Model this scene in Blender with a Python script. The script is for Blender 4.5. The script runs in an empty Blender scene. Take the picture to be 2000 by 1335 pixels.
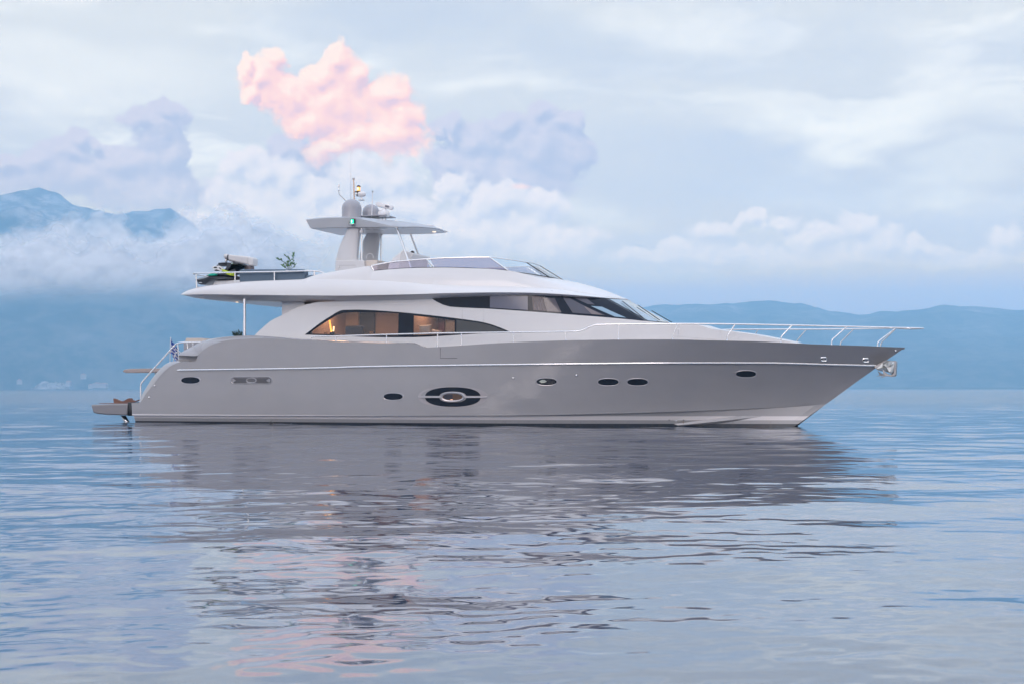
import bpy, bmesh, math, random
import numpy as np
from mathutils import Vector, Matrix

random.seed(7)
rng = np.random.default_rng(11)
SC = bpy.context.scene
COL = SC.collection
R = math.radians

# ------------------------------------------------------------------ camera
YAW = R(20.0)                 # the yacht points a little towards the viewer
FPX = 2700.0                  # focal length in pixels of the 2000 px wide photograph
CX, HY = 1000.0, 758.0        # principal column, horizon row
DIST, CAMH, HB = 45.0, 1.225, 3.05
RV = np.array([math.cos(YAW), math.sin(YAW), 0.0])
FV = np.array([-math.sin(YAW), math.cos(YAW), 0.0])
CAM = np.array([0.0, -HB, 0.0]) - DIST * FV
CAM[2] = CAMH
cd = bpy.data.cameras.new("camera")
cam = bpy.data.objects.new("camera", cd)
COL.objects.link(cam)
cam.location = CAM
cam.rotation_euler = (R(90), 0, YAW)
cd.sensor_width = 36.0
cd.lens = 36.0 * FPX / 2000.0
cd.shift_y = (HY - 667.5) / 2000.0
cd.clip_start = 0.2
cd.clip_end = 60000.0
SC.camera = cam

# ------------------------------------------------------------------ colour management / cycles
SC.view_settings.view_transform = 'Standard'
SC.view_settings.look = 'None'
SC.view_settings.gamma = 1.0
SC.view_settings.exposure = 0.0
SC.cycles.volume_bounces = 4
SC.cycles.max_bounces = 14
SC.cycles.transparent_max_bounces = 24
SC.cycles.caustics_reflective = False
SC.cycles.caustics_refractive = False


def srgb(r, g, b):
    def f(c):
        c /= 255.0
        return c / 12.92 if c <= 0.04045 else ((c + 0.055) / 1.055) ** 2.4
    return (f(r), f(g), f(b), 1.0)


# ------------------------------------------------------------------ node helpers
class NT:
    def __init__(self, tree):
        self.t = tree
        self.n = tree.nodes
        self.l = tree.links

    def _in(self, sock, v):
        if isinstance(v, bpy.types.NodeSocket):
            self.l.new(v, sock)
        elif v is not None:
            sock.default_value = v

    def m(self, op, a, b=None, c=None, clamp=False):
        n = self.n.new('ShaderNodeMath')
        n.operation = op
        n.use_clamp = clamp
        for i, v in enumerate((a, b, c)):
            self._in(n.inputs[i], v)
        return n.outputs[0]

    def vm(self, op, a, b=None, s=None):
        n = self.n.new('ShaderNodeVectorMath')
        n.operation = op
        self._in(n.inputs[0], a)
        if b is not None:
            self._in(n.inputs[1], b)
        if s is not None:
            self._in(n.inputs['Scale'], s)
        return n.outputs['Value'] if op in ('DOT_PRODUCT', 'LENGTH', 'DISTANCE') else n.outputs['Vector']

    def noise(self, vec, scale, detail=4, rough=0.55, dist=0.0, lac=2.0, color=False):
        n = self.n.new('ShaderNodeTexNoise')
        self._in(n.inputs['Vector'], vec)
        n.inputs['Scale'].default_value = scale
        n.inputs['Detail'].default_value = detail
        n.inputs['Roughness'].default_value = rough
        n.inputs['Distortion'].default_value = dist
        n.inputs['Lacunarity'].default_value = lac
        return n.outputs['Color' if color else 'Fac']

    def vor(self, vec, scale, detail=2, rough=0.5, feature='F1', smooth=0.5):
        n = self.n.new('ShaderNodeTexVoronoi')
        n.feature = feature
        self._in(n.inputs['Vector'], vec)
        n.inputs['Scale'].default_value = scale
        if 'Detail' in n.inputs:
            n.inputs['Detail'].default_value = detail
            n.inputs['Roughness'].default_value = rough
        if feature == 'SMOOTH_F1':
            n.inputs['Smoothness'].default_value = smooth
        n.normalize = True
        return n.outputs['Distance']

    def ss(self, x, a, b, lo=0.0, hi=1.0):
        n = self.n.new('ShaderNodeMapRange')
        n.interpolation_type = 'SMOOTHSTEP'
        self._in(n.inputs['Value'], x)
        for k, v in (('From Min', a), ('From Max', b), ('To Min', lo), ('To Max', hi)):
            self._in(n.inputs[k], v)
        return n.outputs['Result']

    def mix(self, f, a, b, mode='MIX'):
        n = self.n.new('ShaderNodeMix')
        n.data_type = 'RGBA'
        n.blend_type = mode
        self._in(n.inputs['Factor'], f)
        self._in(n.inputs['A'] if False else n.inputs[6], a)
        self._in(n.inputs[7], b)
        return n.outputs[2]

    def xyz(self, x, y, z=0.0):
        n = self.n.new('ShaderNodeCombineXYZ')
        for i, v in enumerate((x, y, z)):
            self._in(n.inputs[i], v)
        return n.outputs[0]

    def ramp(self, f, stops, interp='LINEAR'):
        n = self.n.new('ShaderNodeValToRGB')
        self._in(n.inputs[0], f)
        cr = n.color_ramp
        cr.interpolation = interp
        while len(cr.elements) < len(stops):
            cr.elements.new(0.5)
        for e, (p, c) in zip(cr.elements, stops):
            e.position = p
            e.color = c
        return n.outputs[0]


# ------------------------------------------------------------------ world: dusk sky with layered clouds
HAZE_DENS, HAZE_TOP, HAZE_FAR, HAZE_BACK = 2.7e-4, 700.0, 10000.0, 2300.0
AIRLIGHT = (0.275, 0.515, 0.86)
SUN_EL, SUN_AZ = R(24.0), YAW - R(200.0)     # light comes over the viewer's shoulder


def build_world():
    w = bpy.data.worlds.new("World")
    SC.world = w
    w.use_nodes = True
    T = NT(w.node_tree)
    T.n.clear()
    out = T.n.new('ShaderNodeOutputWorld')
    bg = T.n.new('ShaderNodeBackground')
    T.l.new(bg.outputs[0], out.inputs['Surface'])
    geo = T.n.new('ShaderNodeTexCoord')
    d = T.vm('NORMALIZE', geo.outputs['Generated'])
    dx = T.vm('DOT_PRODUCT', d, tuple(RV))
    dy = T.vm('DOT_PRODUCT', d, tuple(FV))
    sep = T.n.new('ShaderNodeSeparateXYZ')
    T.l.new(d, sep.inputs[0])
    az = T.m('ARCTAN2', dx, dy)
    el = T.m('ARCSINE', sep.outputs[2])
    U = T.m('MULTIPLY', az, 27.0)
    V = T.m('MULTIPLY', T.m('ABSOLUTE', el), 27.0)
    P = T.xyz(U, V, 0.0)

    def uv(px, py):
        a = math.atan((px - CX) / FPX)
        e = math.atan((HY - py) / FPX * math.cos(a))
        return (a * 27.0, e * 27.0)

    # clear sky: nishita at dusk, mixed into a pale blue
    sk = T.n.new('ShaderNodeTexSky')
    sk.sky_type = 'NISHITA'
    sk.sun_disc = False
    sk.sun_elevation = R(8.0)
    sk.sun_rotation = math.pi - (SUN_AZ - math.pi / 2) if False else 0.0
    sk.sun_rotation = (math.pi / 2 - SUN_AZ) % (2 * math.pi)
    nis = T.vm('SCALE', sk.outputs[0], s=0.10)
    grad = T.ramp(T.m('DIVIDE', V, 42.4), [
        (0.000, srgb(150, 186, 228)), (0.040, srgb(186, 202, 231)), (0.066, srgb(203, 214, 237)),
        (0.110, srgb(211, 221, 240)), (0.160, srgb(226, 233, 244)), (0.30, srgb(226, 233, 245)),
        (0.55, srgb(170, 192, 228)), (1.0, srgb(130, 160, 212))])
    base = T.mix(0.10, grad, nis)

    # high stratus: long streaks, pale and blue-grey
    Ps = T.vm('MULTIPLY', P, (0.16, 0.55, 1.0))
    warp = T.noise(Ps, 1.3, 3, 0.5, color=True)
    Pw = T.vm('ADD', Ps, T.vm('SCALE', T.vm('SUBTRACT', warp, (0.5, 0.5, 0.5)), s=0.9))
    st = T.noise(Pw, 1.5, 6, 0.55)
    st2 = T.noise(T.vm('ADD', Pw, (7.3, 2.1, 0.0)), 0.8, 5, 0.5)
    hi = T.ss(V, 2.2, 4.5)
    c = T.mix(T.m('MULTIPLY', T.ss(st, 0.46, 0.68), T.m('MULTIPLY', hi, 0.85)), base, srgb(240, 244, 250))
    c = T.mix(T.m('MULTIPLY', T.ss(st2, 0.47, 0.70), T.m('MULTIPLY', hi, 0.70)), c, srgb(196, 210, 233))

    # placed darker veils (blue-grey sheets) of the upper right
    def veil(px, py, rx, ry, amt, col, c):
        u, v = uv(px, py)
        q = T.vm('MULTIPLY', T.vm('SUBTRACT', T.vm('ADD', P, T.vm('SCALE', T.vm('SUBTRACT', warp, (0.5, 0.5, 0.5)), s=3.2)), (u, v, 0)), (100.0 / rx, 100.0 / ry, 0))
        f = T.ss(T.vm('LENGTH', q), 1.15, 0.25)
        f = T.m('MULTIPLY', f, T.m('MULTIPLY_ADD', st, 1.1, 0.25), clamp=True)
        return T.mix(T.m('MULTIPLY', f, amt), c, col)
    c = veil(900, 60, 560, 75, 0.75, srgb(197, 211, 233), c)
    c = veil(1350, 110, 420, 60, 0.6, srgb(200, 213, 234), c)
    c = veil(1500, 330, 420, 90, 0.85, srgb(192, 208, 234), c)
    c = veil(1850, 420, 300, 75, 0.8, srgb(192, 208, 235), c)
    c = veil(1250, 480, 420, 60, 0.6, srgb(192, 209, 236), c)
    c = veil(150, 130, 330, 90, 0.7, srgb(240, 244, 249), c)
    c = veil(1700, 210, 420, 60, 0.75, srgb(240, 244, 249), c)
    c = veil(1900, 320, 160, 40, 0.6, srgb(226, 234, 244), c)

    # cumulus towers: one billowing field, evaluated twice so that each lobe has a lit and a shaded side
    OFF = (-0.10, 0.17, 0.0)

    def field(p):
        w1 = T.noise(p, 1.1, 4, 0.58, color=True)
        wv = T.vm('SUBTRACT', w1, (0.5, 0.5, 0.5))
        p1 = T.vm('ADD', p, T.vm('SCALE', wv, s=0.45))
        puff = T.vor(p1, 2.5, 3, 0.6)
        fb = T.noise(p1, 2.6, 6, 0.66)
        bump = T.m('ADD', T.m('MULTIPLY', T.m('SUBTRACT', 0.42, puff), 0.62), T.m('MULTIPLY_ADD', fb, 1.5, -0.75))
        return T.vm('ADD', p, wv), bump
    F0 = field(P)
    F1 = field(T.vm('ADD', P, OFF))

    def dens(blobs, F, k):
        best = None
        for (bx, by, rx, ry) in blobs:
            u, v = uv(bx, by)
            q = T.vm('MULTIPLY', T.vm('SUBTRACT', F[0], (u, v, 0)), (100.0 / rx, 100.0 / ry, 0))
            dd = T.m('SUBTRACT', 1.0, T.vm('LENGTH', q))
            best = dd if best is None else T.m('SMOOTH_MAX', best, dd, 0.25)
        return T.m('MULTIPLY_ADD', F[1], k, best)

    def layer(c, blobs, k, lit, mid, dark, edge, alpha=1.0, fade=None, gain=2.2):
        a = dens(blobs, F0, k)
        b = dens(blobs, F1, k)
        f = T.m('MULTIPLY', T.ss(a, 0.0, edge), alpha)
        if fade is not None:
            f = T.m('MULTIPLY', f, fade)
        s = T.m('MULTIPLY_ADD', T.m('SUBTRACT', a, b), gain, 0.5, clamp=True)
        col = T.ramp(s, [(0.0, dark), (0.5, mid), (1.0, lit)])
        return T.mix(f, c, col)

    c = layer(c, [
        (320, 218, 34, 24), (310, 252, 55, 45), (272, 238, 30, 26), (332, 300, 46, 50), (250, 312, 72, 45), (152, 262, 28, 22), (128, 292, 52, 32), (192, 272, 22, 14),
        (70, 312, 42, 26), (8, 312, 42, 22), (180, 345, 210, 50), (300, 380, 140, 50),
        (850, 252, 24, 20), (890, 250, 26, 24), (930, 278, 62, 42), (975, 238, 38, 28), (1060, 228, 27, 24), (1108, 245, 36, 27), (1050, 285, 108, 56), (1120, 305, 50, 42),
        (930, 335, 110, 50), (1000, 350, 140, 64), (870, 312, 50, 42), (560, 290, 55, 40), (620, 320, 50, 36)],
        0.55, srgb(206, 211, 234), srgb(191, 202, 230), srgb(179, 195, 227), 0.26, 0.95, T.ss(V, 2.4, 4.0), gain=1.3)
    c = layer(c, [
        (655, 120, 40, 36), (635, 152, 56, 46), (690, 155, 32, 36), (540, 122, 29, 24), (520, 152, 46, 36), (480, 136, 20, 24), (560, 182, 66, 50), (500, 182, 25, 25),
        (640, 205, 96, 70), (765, 192, 60, 46), (790, 232, 46, 50), (760, 262, 80, 60), (690, 272, 92, 50), (650, 300, 60, 30), (600, 235, 56, 46)],
        0.50, srgb(255, 236, 233), srgb(253, 219, 223), srgb(226, 204, 224), 0.36, 1.0, T.ss(V, 3.6, 5.0), gain=1.2)
    c = layer(c, [
        (465, 325, 40, 28), (515, 335, 55, 40), (560, 345, 44, 34), (610, 375, 62, 50), (700, 350, 70, 40), (770, 350, 60, 40), (500, 400, 110, 60), (640, 420, 120, 60), (790, 410, 110, 50),
        (880, 360, 40, 36), (960, 400, 90, 50), (1060, 400, 70, 40), (900, 450, 200, 50), (420, 450, 120, 50), (330, 480, 240, 50), (120, 480, 220, 50), (1090, 470, 110, 40),
        (1320, 480, 50, 22), (1400, 452, 50, 26), (1470, 437, 44, 18), (1520, 440, 44, 20), (1590, 470, 70, 34), (1665, 445, 46, 34), (1720, 470, 70, 30), (1800, 485, 80, 20), (1960, 470, 46, 30),
        (1330, 500, 180, 28), (1600, 505, 220, 28), (1900, 505, 160, 24)],
        0.52, srgb(230, 230, 243), srgb(218, 223, 240), srgb(194, 208, 235), 0.42, T.m('MULTIPLY_ADD', T.ss(U, 2.6, 0.2), 0.26, 0.68), T.ss(V, 1.7, 3.2), gain=1.1)
    c = veil(1010, 343, 30, 18, 0.8, srgb(244, 222, 230), c)

    # the lit sky is seen through the haze over the bay, so it has to be brighter than it looks
    tau = T.m('MULTIPLY', T.m('MINIMUM', T.m('DIVIDE', HAZE_TOP / 100.0 * 27.0, T.m('MAXIMUM', V, 0.05)), HAZE_FAR / 100.0), HAZE_DENS * 100.0)
    tr = T.m('POWER', 2.718282, T.m('MULTIPLY', tau, -1.0))
    S = T.vm('SCALE', AIRLIGHT, s=T.m('SUBTRACT', 1.0, tr))
    c = T.vm('MAXIMUM', T.vm('SCALE', T.vm('SUBTRACT', c, S), s=T.m('DIVIDE', 1.0, T.m('MAXIMUM', tr, 0.10))), (0, 0, 0))

    # warm glow of the set sun behind the viewer
    back = T.ss(dy, 0.3, -0.9)
    c = T.mix(T.ss(V, 7.6, 15.0), c, (1.08, 1.20, 1.44, 1))
    cloudy = T.m('MULTIPLY_ADD', T.ss(st2, 0.36, 0.62), 0.80, 0.42)
    c = T.mix(T.m('MULTIPLY', T.m('MULTIPLY', back, T.ss(V, 34.0, 4.0)), cloudy), c, (2.00, 1.80, 1.74, 1))
    T.l.new(c, bg.inputs[0])
    bg.inputs[1].default_value = 1.0
    w.cycles.sampling_method = 'NONE'


build_world()

# ------------------------------------------------------------------ sun: last soft light of the dusk
sd = bpy.data.lights.new("sun", 'SUN')
sun = bpy.data.objects.new("sun", sd)
COL.objects.link(sun)
sd.energy = 1.05
sd.angle = R(25.0)
sd.color = (1.0, 0.86, 0.80)
sdir = Vector((math.cos(SUN_EL) * math.cos(SUN_AZ + math.pi / 2), math.cos(SUN_EL) * math.sin(SUN_AZ + math.pi / 2), math.sin(SUN_EL)))
sun.rotation_euler = sdir.to_track_quat('Z', 'Y').to_euler()


# ------------------------------------------------------------------ mesh helpers
def tag(o, label=None, cat=None, group=None, kind=None):
    if label: o['label'] = label
    if cat: o['category'] = cat
    if group: o['group'] = group
    if kind: o['kind'] = kind
    return o


def mesh_obj(name, verts, faces, mat=None, parent=None, smooth=True, angle=35, recalc=True):
    me = bpy.data.meshes.new(name)
    me.from_pydata([tuple(map(float, v)) for v in verts], [], [tuple(f) for f in faces])
    if recalc or angle is not None:
        bm = bmesh.new()
        bm.from_mesh(me)
        bmesh.ops.remove_doubles(bm, verts=bm.verts, dist=1e-5)
        if recalc:
            bmesh.ops.recalc_face_normals(bm, faces=bm.faces)
        if smooth and angle is not None:
            lim = R(angle)
            for e in bm.edges:
                if len(e.link_faces) == 2 and e.calc_face_angle(0) > lim:
                    e.smooth = False
        bm.to_mesh(me)
        bm.free()
    if smooth:
        me.polygons.foreach_set('use_smooth', [True] * len(me.polygons))
    me.update()
    o = bpy.data.objects.new(name, me)
    COL.objects.link(o)
    if mat is not None:
        me.materials.append(mat)
    if parent is not None:
        o.parent = parent
    return o


def empty(name, loc=(0, 0, 0), label=None, cat=None, group=None):
    o = bpy.data.objects.new(name, None)
    COL.objects.link(o)
    o.location = loc
    o.empty_display_size = 0.2
    return tag(o, label, cat, group)


def pchip(xs, ys):
    xs = np.asarray(xs, float); ys = np.asarray(ys, float)
    o = np.argsort(xs, kind='stable'); xs = xs[o]; ys = ys[o]
    h = np.diff(xs); dl = np.diff(ys) / h
    m = np.zeros_like(xs)
    m[0], m[-1] = dl[0], dl[-1]
    for i in range(1, len(xs) - 1):
        if dl[i - 1] * dl[i] > 0:
            w1 = 2 * h[i] + h[i - 1]; w2 = h[i] + 2 * h[i - 1]
            m[i] = (w1 + w2) / (w1 / dl[i - 1] + w2 / dl[i])

    def f(x):
        x = np.clip(x, xs[0], xs[-1])
        i = np.clip(np.searchsorted(xs, x) - 1, 0, len(xs) - 2)
        t = (x - xs[i]) / h[i]
        return ((1 + 2 * t) * (1 - t) ** 2 * ys[i] + t * (1 - t) ** 2 * h[i] * m[i] + t * t * (3 - 2 * t) * ys[i + 1] + t * t * (t - 1) * h[i] * m[i + 1])
    return f


# ------------------------------------------------------------------ materials
def pbsdf(name, base=(0.8, 0.8, 0.8, 1), rough=0.4, metal=0.0, coat=0.0, spec=0.5, emit=None, estr=0.0):
    m = bpy.data.materials.new(name)
    m.use_nodes = True
    b = m.node_tree.nodes['Principled BSDF']
    b.inputs['Base Color'].default_value = base if len(base) == 4 else (*base, 1)
    b.inputs['Roughness'].default_value = rough
    b.inputs['Metallic'].default_value = metal
    b.inputs['Coat Weight'].default_value = coat
    b.inputs['Coat Roughness'].default_value = 0.08
    b.inputs['Specular IOR Level'].default_value = spec
    if emit:
        b.inputs['Emission Color'].default_value = emit
        b.inputs['Emission Strength'].default_value = estr
    return m, NT(m.node_tree), b


# ------------------------------------------------------------------ water
def build_water():
    h = [0.8]
    # radial rows, fine close by and coarser with distance, one sheet to the horizon
    rows = [1.5]
    while rows[-1] < 95: rows.append(rows[-1] * 1.0048)
    while rows[-1] < 9700: rows.append(rows[-1] * 1.06)
    rows = np.array(rows)
    fine = np.radians(np.arange(-28, 28.001, 0.075))
    coarse = np.radians(np.arange(30, 330.1, 2.5))
    th = np.concatenate([fine, coarse])
    nr, nt = len(rows), len(th)
    rr, tt = np.meshgrid(rows, th, indexing='ij')
    dirx = RV[0] * np.sin(tt) + FV[0] * np.cos(tt)
    diry = RV[1] * np.sin(tt) + FV[1] * np.cos(tt)
    X = CAM[0] + rr * dirx
    Y = CAM[1] + rr * diry
    # behind the viewer the sheet stops inside the haze
    fwd = (X - CAM[0]) * FV[0] + (Y - CAM[1]) * FV[1]
    sc = np.where(fwd < -2200.0, -2200.0 / np.minimum(fwd, -1.0), 1.0)
    X = CAM[0] + (X - CAM[0]) * sc
    Y = CAM[1] + (Y - CAM[1]) * sc
    dr = np.gradient(rows)[:, None] * np.ones((1, nt))
    dth = np.gradient(th)
    dl = rr * np.minimum(np.abs(dth), 0.05)[None, :]
    sp = np.maximum(dr, dl)
    Z = np.zeros_like(X)
    N = 150
    lam = np.exp(rng.uniform(np.log(0.13), np.log(6.5), N))
    main = YAW + R(90 + 5)
    ang = main + rng.normal(0, 0.85, N)
    ph = rng.uniform(0, 2 * np.pi, N)
    slope = 0.0046 * np.where(lam < 0.45, 1.05, 1.0) * np.where(lam > 1.3, 0.72, 1.0)
    # patchiness: gusts modulate the small ripples
    patch = 0.75 + 0.35 * np.sin(0.21 * X + 0.9 * np.sin(0.13 * Y)) * np.sin(0.33 * Y + 0.7 * np.sin(0.17 * X + 1.0))
    for i in range(N):
        k = 2 * np.pi / lam[i]
        lod = np.clip((lam[i] / sp - 2.2) / 2.2, 0, 1)
        if lod.max() <= 0: continue
        a = slope[i] / k
        ph2 = k * (X * np.cos(ang[i]) + Y * np.sin(ang[i])) + ph[i] + 0.6 * np.sin(0.5 * k * 0.37 * (X * np.sin(ang[i]) - Y * np.cos(ang[i])) + i)
        Z += a * lod * (patch if lam[i] < 1.2 else 1.0) * np.sin(ph2)
    co = np.stack([X, Y, Z], -1).reshape(-1, 3)
    co = np.vstack([co, [[CAM[0], CAM[1], 0.0]]])
    i, j = np.meshgrid(np.arange(nr - 1), np.arange(nt), indexing='ij')
    j2 = (j + 1) % nt
    q = np.stack([i * nt + j, i * nt + j2, (i + 1) * nt + j2, (i + 1) * nt + j], -1).reshape(-1, 4)
    c = len(co) - 1
    tri = np.stack([np.full(nt, c), (np.arange(nt) + 1) % nt, np.arange(nt)], -1)
    me = bpy.data.meshes.new('sea_water')
    nv, nq, ntr = len(co), len(q), len(tri)
    me.vertices.add(nv)
    me.vertices.foreach_set('co', co.astype(np.float32).ravel())
    me.loops.add(nq * 4 + ntr * 3)
    # orient upward (polar grid: radial outwards then clockwise)
    loops = np.concatenate([q[:, ::-1].ravel(), tri[:, ::-1].ravel()])
    me.loops.foreach_set('vertex_index', loops.astype(np.int32))
    me.polygons.add(nq + ntr)
    ls = np.concatenate([np.arange(nq) * 4, nq * 4 + np.arange(ntr) * 3])
    me.polygons.foreach_set('loop_start', ls.astype(np.int32))
    me.update(calc_edges=True)
    me.polygons.foreach_set('use_smooth', [True] * (nq + ntr))
    bm = None
    if me.polygons[0].normal.z < 0:
        me.flip_normals()
    o = bpy.data.objects.new('sea_water', me)
    COL.objects.link(o)
    m, T, b = pbsdf('water_material', (0.010, 0.034, 0.085, 1), 0.045, spec=0.5)
    b.inputs['IOR'].default_value = 2.1
    geo = T.n.new('ShaderNodeNewGeometry')
    pos = geo.outputs['Position']
    # ripples stretched along the crests; wide ones carry the far water
    rot = T.n.new('ShaderNodeMapping')
    T.l.new(pos, rot.inputs[0])
    rot.inputs['Rotation'].default_value = (0, 0, -YAW)
    v = rot.outputs[0]
    n1 = T.noise(T.vm('MULTIPLY', v, (0.10, 0.30, 0.0)), 1.0, 5, 0.62)
    n2 = T.noise(T.vm('MULTIPLY', v, (1.6, 3.2, 0.0)), 1.0, 3, 0.55)
    n3 = T.noise(T.vm('MULTIPLY', v, (0.012, 0.055, 0.0)), 1.0, 4, 0.6)
    dist = T.vm('DISTANCE', pos, tuple(CAM))
    far = T.ss(dist, 45.0, 160.0)
    hgt = T.m('ADD', T.m('MULTIPLY', n1, T.m('MULTIPLY_ADD', far, 0.30, 0.012)), T.m('MULTIPLY', n2, T.m('MULTIPLY_ADD', far, 0.010, T.m('MULTIPLY', T.ss(dist, 12.0, 40.0), 0.006))))
    hgt = T.m('ADD', hgt, T.m('MULTIPLY', n3, T.ss(dist, 120.0, 700.0, 0.0, 1.1)))
    bp = T.n.new('ShaderNodeBump')
    bp.inputs['Strength'].default_value = 1.0
    bp.inputs['Distance'].default_value = 1.0
    T.l.new(hgt, bp.inputs['Height'])
    T.l.new(bp.outputs[0], b.inputs['Normal'])
    T.l.new(T.m('MULTIPLY_ADD', far, 0.05, 0.04), b.inputs['Roughness'])
    gl = T.n.new('ShaderNodeBsdfGlossy')
    gl.inputs['Color'].default_value = (0.90, 0.95, 1.0, 1)
    T.l.new(T.m('MULTIPLY_ADD', far, 0.05, 0.04), gl.inputs['Roughness'])
    T.l.new(bp.outputs[0], gl.inputs['Normal'])
    mx = T.n.new('ShaderNodeMixShader')
    mx.inputs[0].default_value = 0.22
    T.l.new(b.outputs[0], mx.inputs[1])
    T.l.new(gl.outputs[0], mx.inputs[2])
    T.l.new(mx.outputs[0], T.n['Material Output'].inputs['Surface'])
    me.materials.append(m)
    tag(o, 'calm rippled blue sea reflecting the pale dusk sky', 'sea', kind='structure')


build_water()


# ------------------------------------------------------------------ mountains across the bay
def vnoise(x, y, seed):
    xi = np.floor(x).astype(np.int64); yi = np.floor(y).astype(np.int64)
    xf = x - xi; yf = y - yi
    u = xf * xf * (3 - 2 * xf); v = yf * yf * (3 - 2 * yf)

    def h(a, b):
        n = (a * 374761393 + b * 668265263 + seed * 1442695041) & 0x7fffffff
        n = ((n ^ (n >> 13)) * 1274126177) & 0x7fffffff
        return ((n ^ (n >> 16)) & 0xffff) / 65535.0
    return (h(xi, yi) * (1 - u) + h(xi + 1, yi) * u) * (1 - v) + (h(xi, yi + 1) * (1 - u) + h(xi + 1, yi + 1) * u) * v


def fbm(x, y, seed, octv=5, ridged=False):
    s = np.zeros_like(x); a = 0.5; tot = 0
    for k in range(octv):
        n = vnoise(x * 2 ** k, y * 2 ** k, seed + k)
        if ridged: n = 1 - np.abs(2 * n - 1)
        s += a * n; tot += a; a *= 0.52
    return s / tot


def build_mountain(name, label, d0, d1, d2, ridge, az0, az1, rough, seed, mat, nc=520):
    az = np.linspace(R(az0), R(az1), nc)
    ds = np.concatenate([np.linspace(d0 - 30, d1, 46), np.linspace(d1, d2, 10)[1:]])
    A, Dm = np.meshgrid(az, ds, indexing='ij')
    X = CAM[0] + Dm * (RV[0] * np.sin(A) + FV[0] * np.cos(A))
    Y = CAM[1] + Dm * (RV[1] * np.sin(A) + FV[1] * np.cos(A))
    rp = pchip([p[0] for p in ridge], [HY - p[1] for p in ridge])
    px = CX + FPX * np.tan(np.clip(A, R(-75), R(75)))
    hpx = rp(px)
    H = hpx / FPX * d1 * np.cos(A) * (1 + 0.10 * (fbm(X / 170.0, Y / 170.0, seed + 31, 4, True) - 0.66))
    t = np.clip((Dm - d0) / (d1 - d0), 0, 1)
    back = np.clip((Dm - d1) / (d2 - d1), 0, 1)
    prof = t ** 0.85
    spur = fbm(X / 900.0, Y / 900.0, seed, 5, True)
    fine = fbm(X / 160.0, Y / 160.0, seed + 9, 4, True)
    k = np.sin(np.pi * np.clip(t, 0, 1)) * (1 - back)
    Z = H * prof * (1 - 0.75 * back) + (spur - 0.6) * H * rough * 1.4 * k + (fine - 0.55) * H * 0.12 * np.clip(t * 4, 0, 1) * (0.35 + k)
    shore = np.clip((Dm - d0) / 25.0, -1, 1)
    Z = np.where(Dm < d0, -2.0, np.maximum(Z, 0.5) * np.clip(shore, 0.02, 1))
    nv = len(ds)
    verts = np.stack([X, Y, Z], -1).reshape(-1, 3)
    faces = [(i * nv + j, (i + 1) * nv + j, (i + 1) * nv + j + 1, i * nv + j + 1) for i in range(nc - 1) for j in range(nv - 1)]
    o = mesh_obj(name, verts, faces, mat, None, True, None, recalc=False)
    if o.data.polygons[len(o.data.polygons) // 2].normal.z < 0:
        o.data.flip_normals()
    return tag(o, label, 'mountain', kind='structure')


def mountain_mat():
    m, T, b = pbsdf('mountain_material', (0.1, 0.1, 0.1, 1), 0.95, spec=0.1)
    geo = T.n.new('ShaderNodeNewGeometry')
    pos = geo.outputs['Position']
    sep = T.n.new('ShaderNodeSeparateXYZ')
    T.l.new(pos, sep.inputs[0])
    n = T.noise(pos, 0.004, 8, 0.62)
    n2 = T.noise(pos, 0.02, 6, 0.65)
    rock = T.mix(T.ss(n2, 0.44, 0.60), (0.10, 0.09, 0.09, 1), (0.33, 0.28, 0.26, 1))
    wood = T.mix(T.ss(T.m('ADD', T.m('MULTIPLY', n2, 0.6), T.m('MULTIPLY', n, 0.4)), 0.42, 0.60), (0.014, 0.026, 0.024, 1), (0.10, 0.092, 0.078, 1))
    hgt = T.m('ADD', T.m('DIVIDE', sep.outputs[2], 850.0), T.m('MULTIPLY', T.m('SUBTRACT', n, 0.5), 1.3))
    T.l.new(T.mix(T.ss(hgt, 0.30, 0.62), wood, rock), b.inputs['Base Color'])
    return m


MM = mountain_mat()
build_mountain('mountain', 'high rocky mountain rising out of cloud across the bay', 3200, 4500, 5500,
               [(-3000, 330), (-600, 360), (-200, 400), (0, 374), (60, 369), (110, 374), (160, 393), (215, 412), (240, 416), (265, 412), (330, 411), (360, 430),
                (450, 490), (600, 560), (800, 610), (1000, 650), (1300, 720), (1700, 750), (6000, 752)], -68, 40, 0.30, 3, MM)
build_mountain('hills', 'long low wooded hills along the far shore', 3600, 5000, 6000,
               [(-3000, 560), (0, 590), (400, 600), (800, 600), (1100, 606), (1270, 597), (1340, 594), (1400, 590), (1480, 590), (1560, 592), (1630, 604), (1690, 613),
                (1750, 607), (1800, 601), (1850, 598), (1900, 600), (2000, 607), (2300, 590), (3000, 560), (6000, 620)], -60, 68, 0.22, 21, MM)


# ================================================================== tracing helpers: photograph pixel + known half breadth -> point on the yacht
def ray(px, py):
    return FV + RV * (px - CX) / FPX + np.array([0, 0, 1.0]) * (HY - py) / FPX


def P(px, py, yf):
    """point of the near (starboard) side: Y = -yf; yf is a number or a function of (X, Z)"""
    d = ray(px, py)
    X, Z = 0.0, 2.0
    q = None
    for _ in range(60):
        y = yf(X, Z) if callable(yf) else yf
        t = (-y - CAM[1]) / d[1]
        q = CAM + t * d
        if not callable(yf): break
        X, Z = 0.5 * X + 0.5 * q[0], 0.5 * Z + 0.5 * q[2]
    return np.array(q)


def mir(p):
    return np.array([p[0], -p[1], p[2]])


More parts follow.
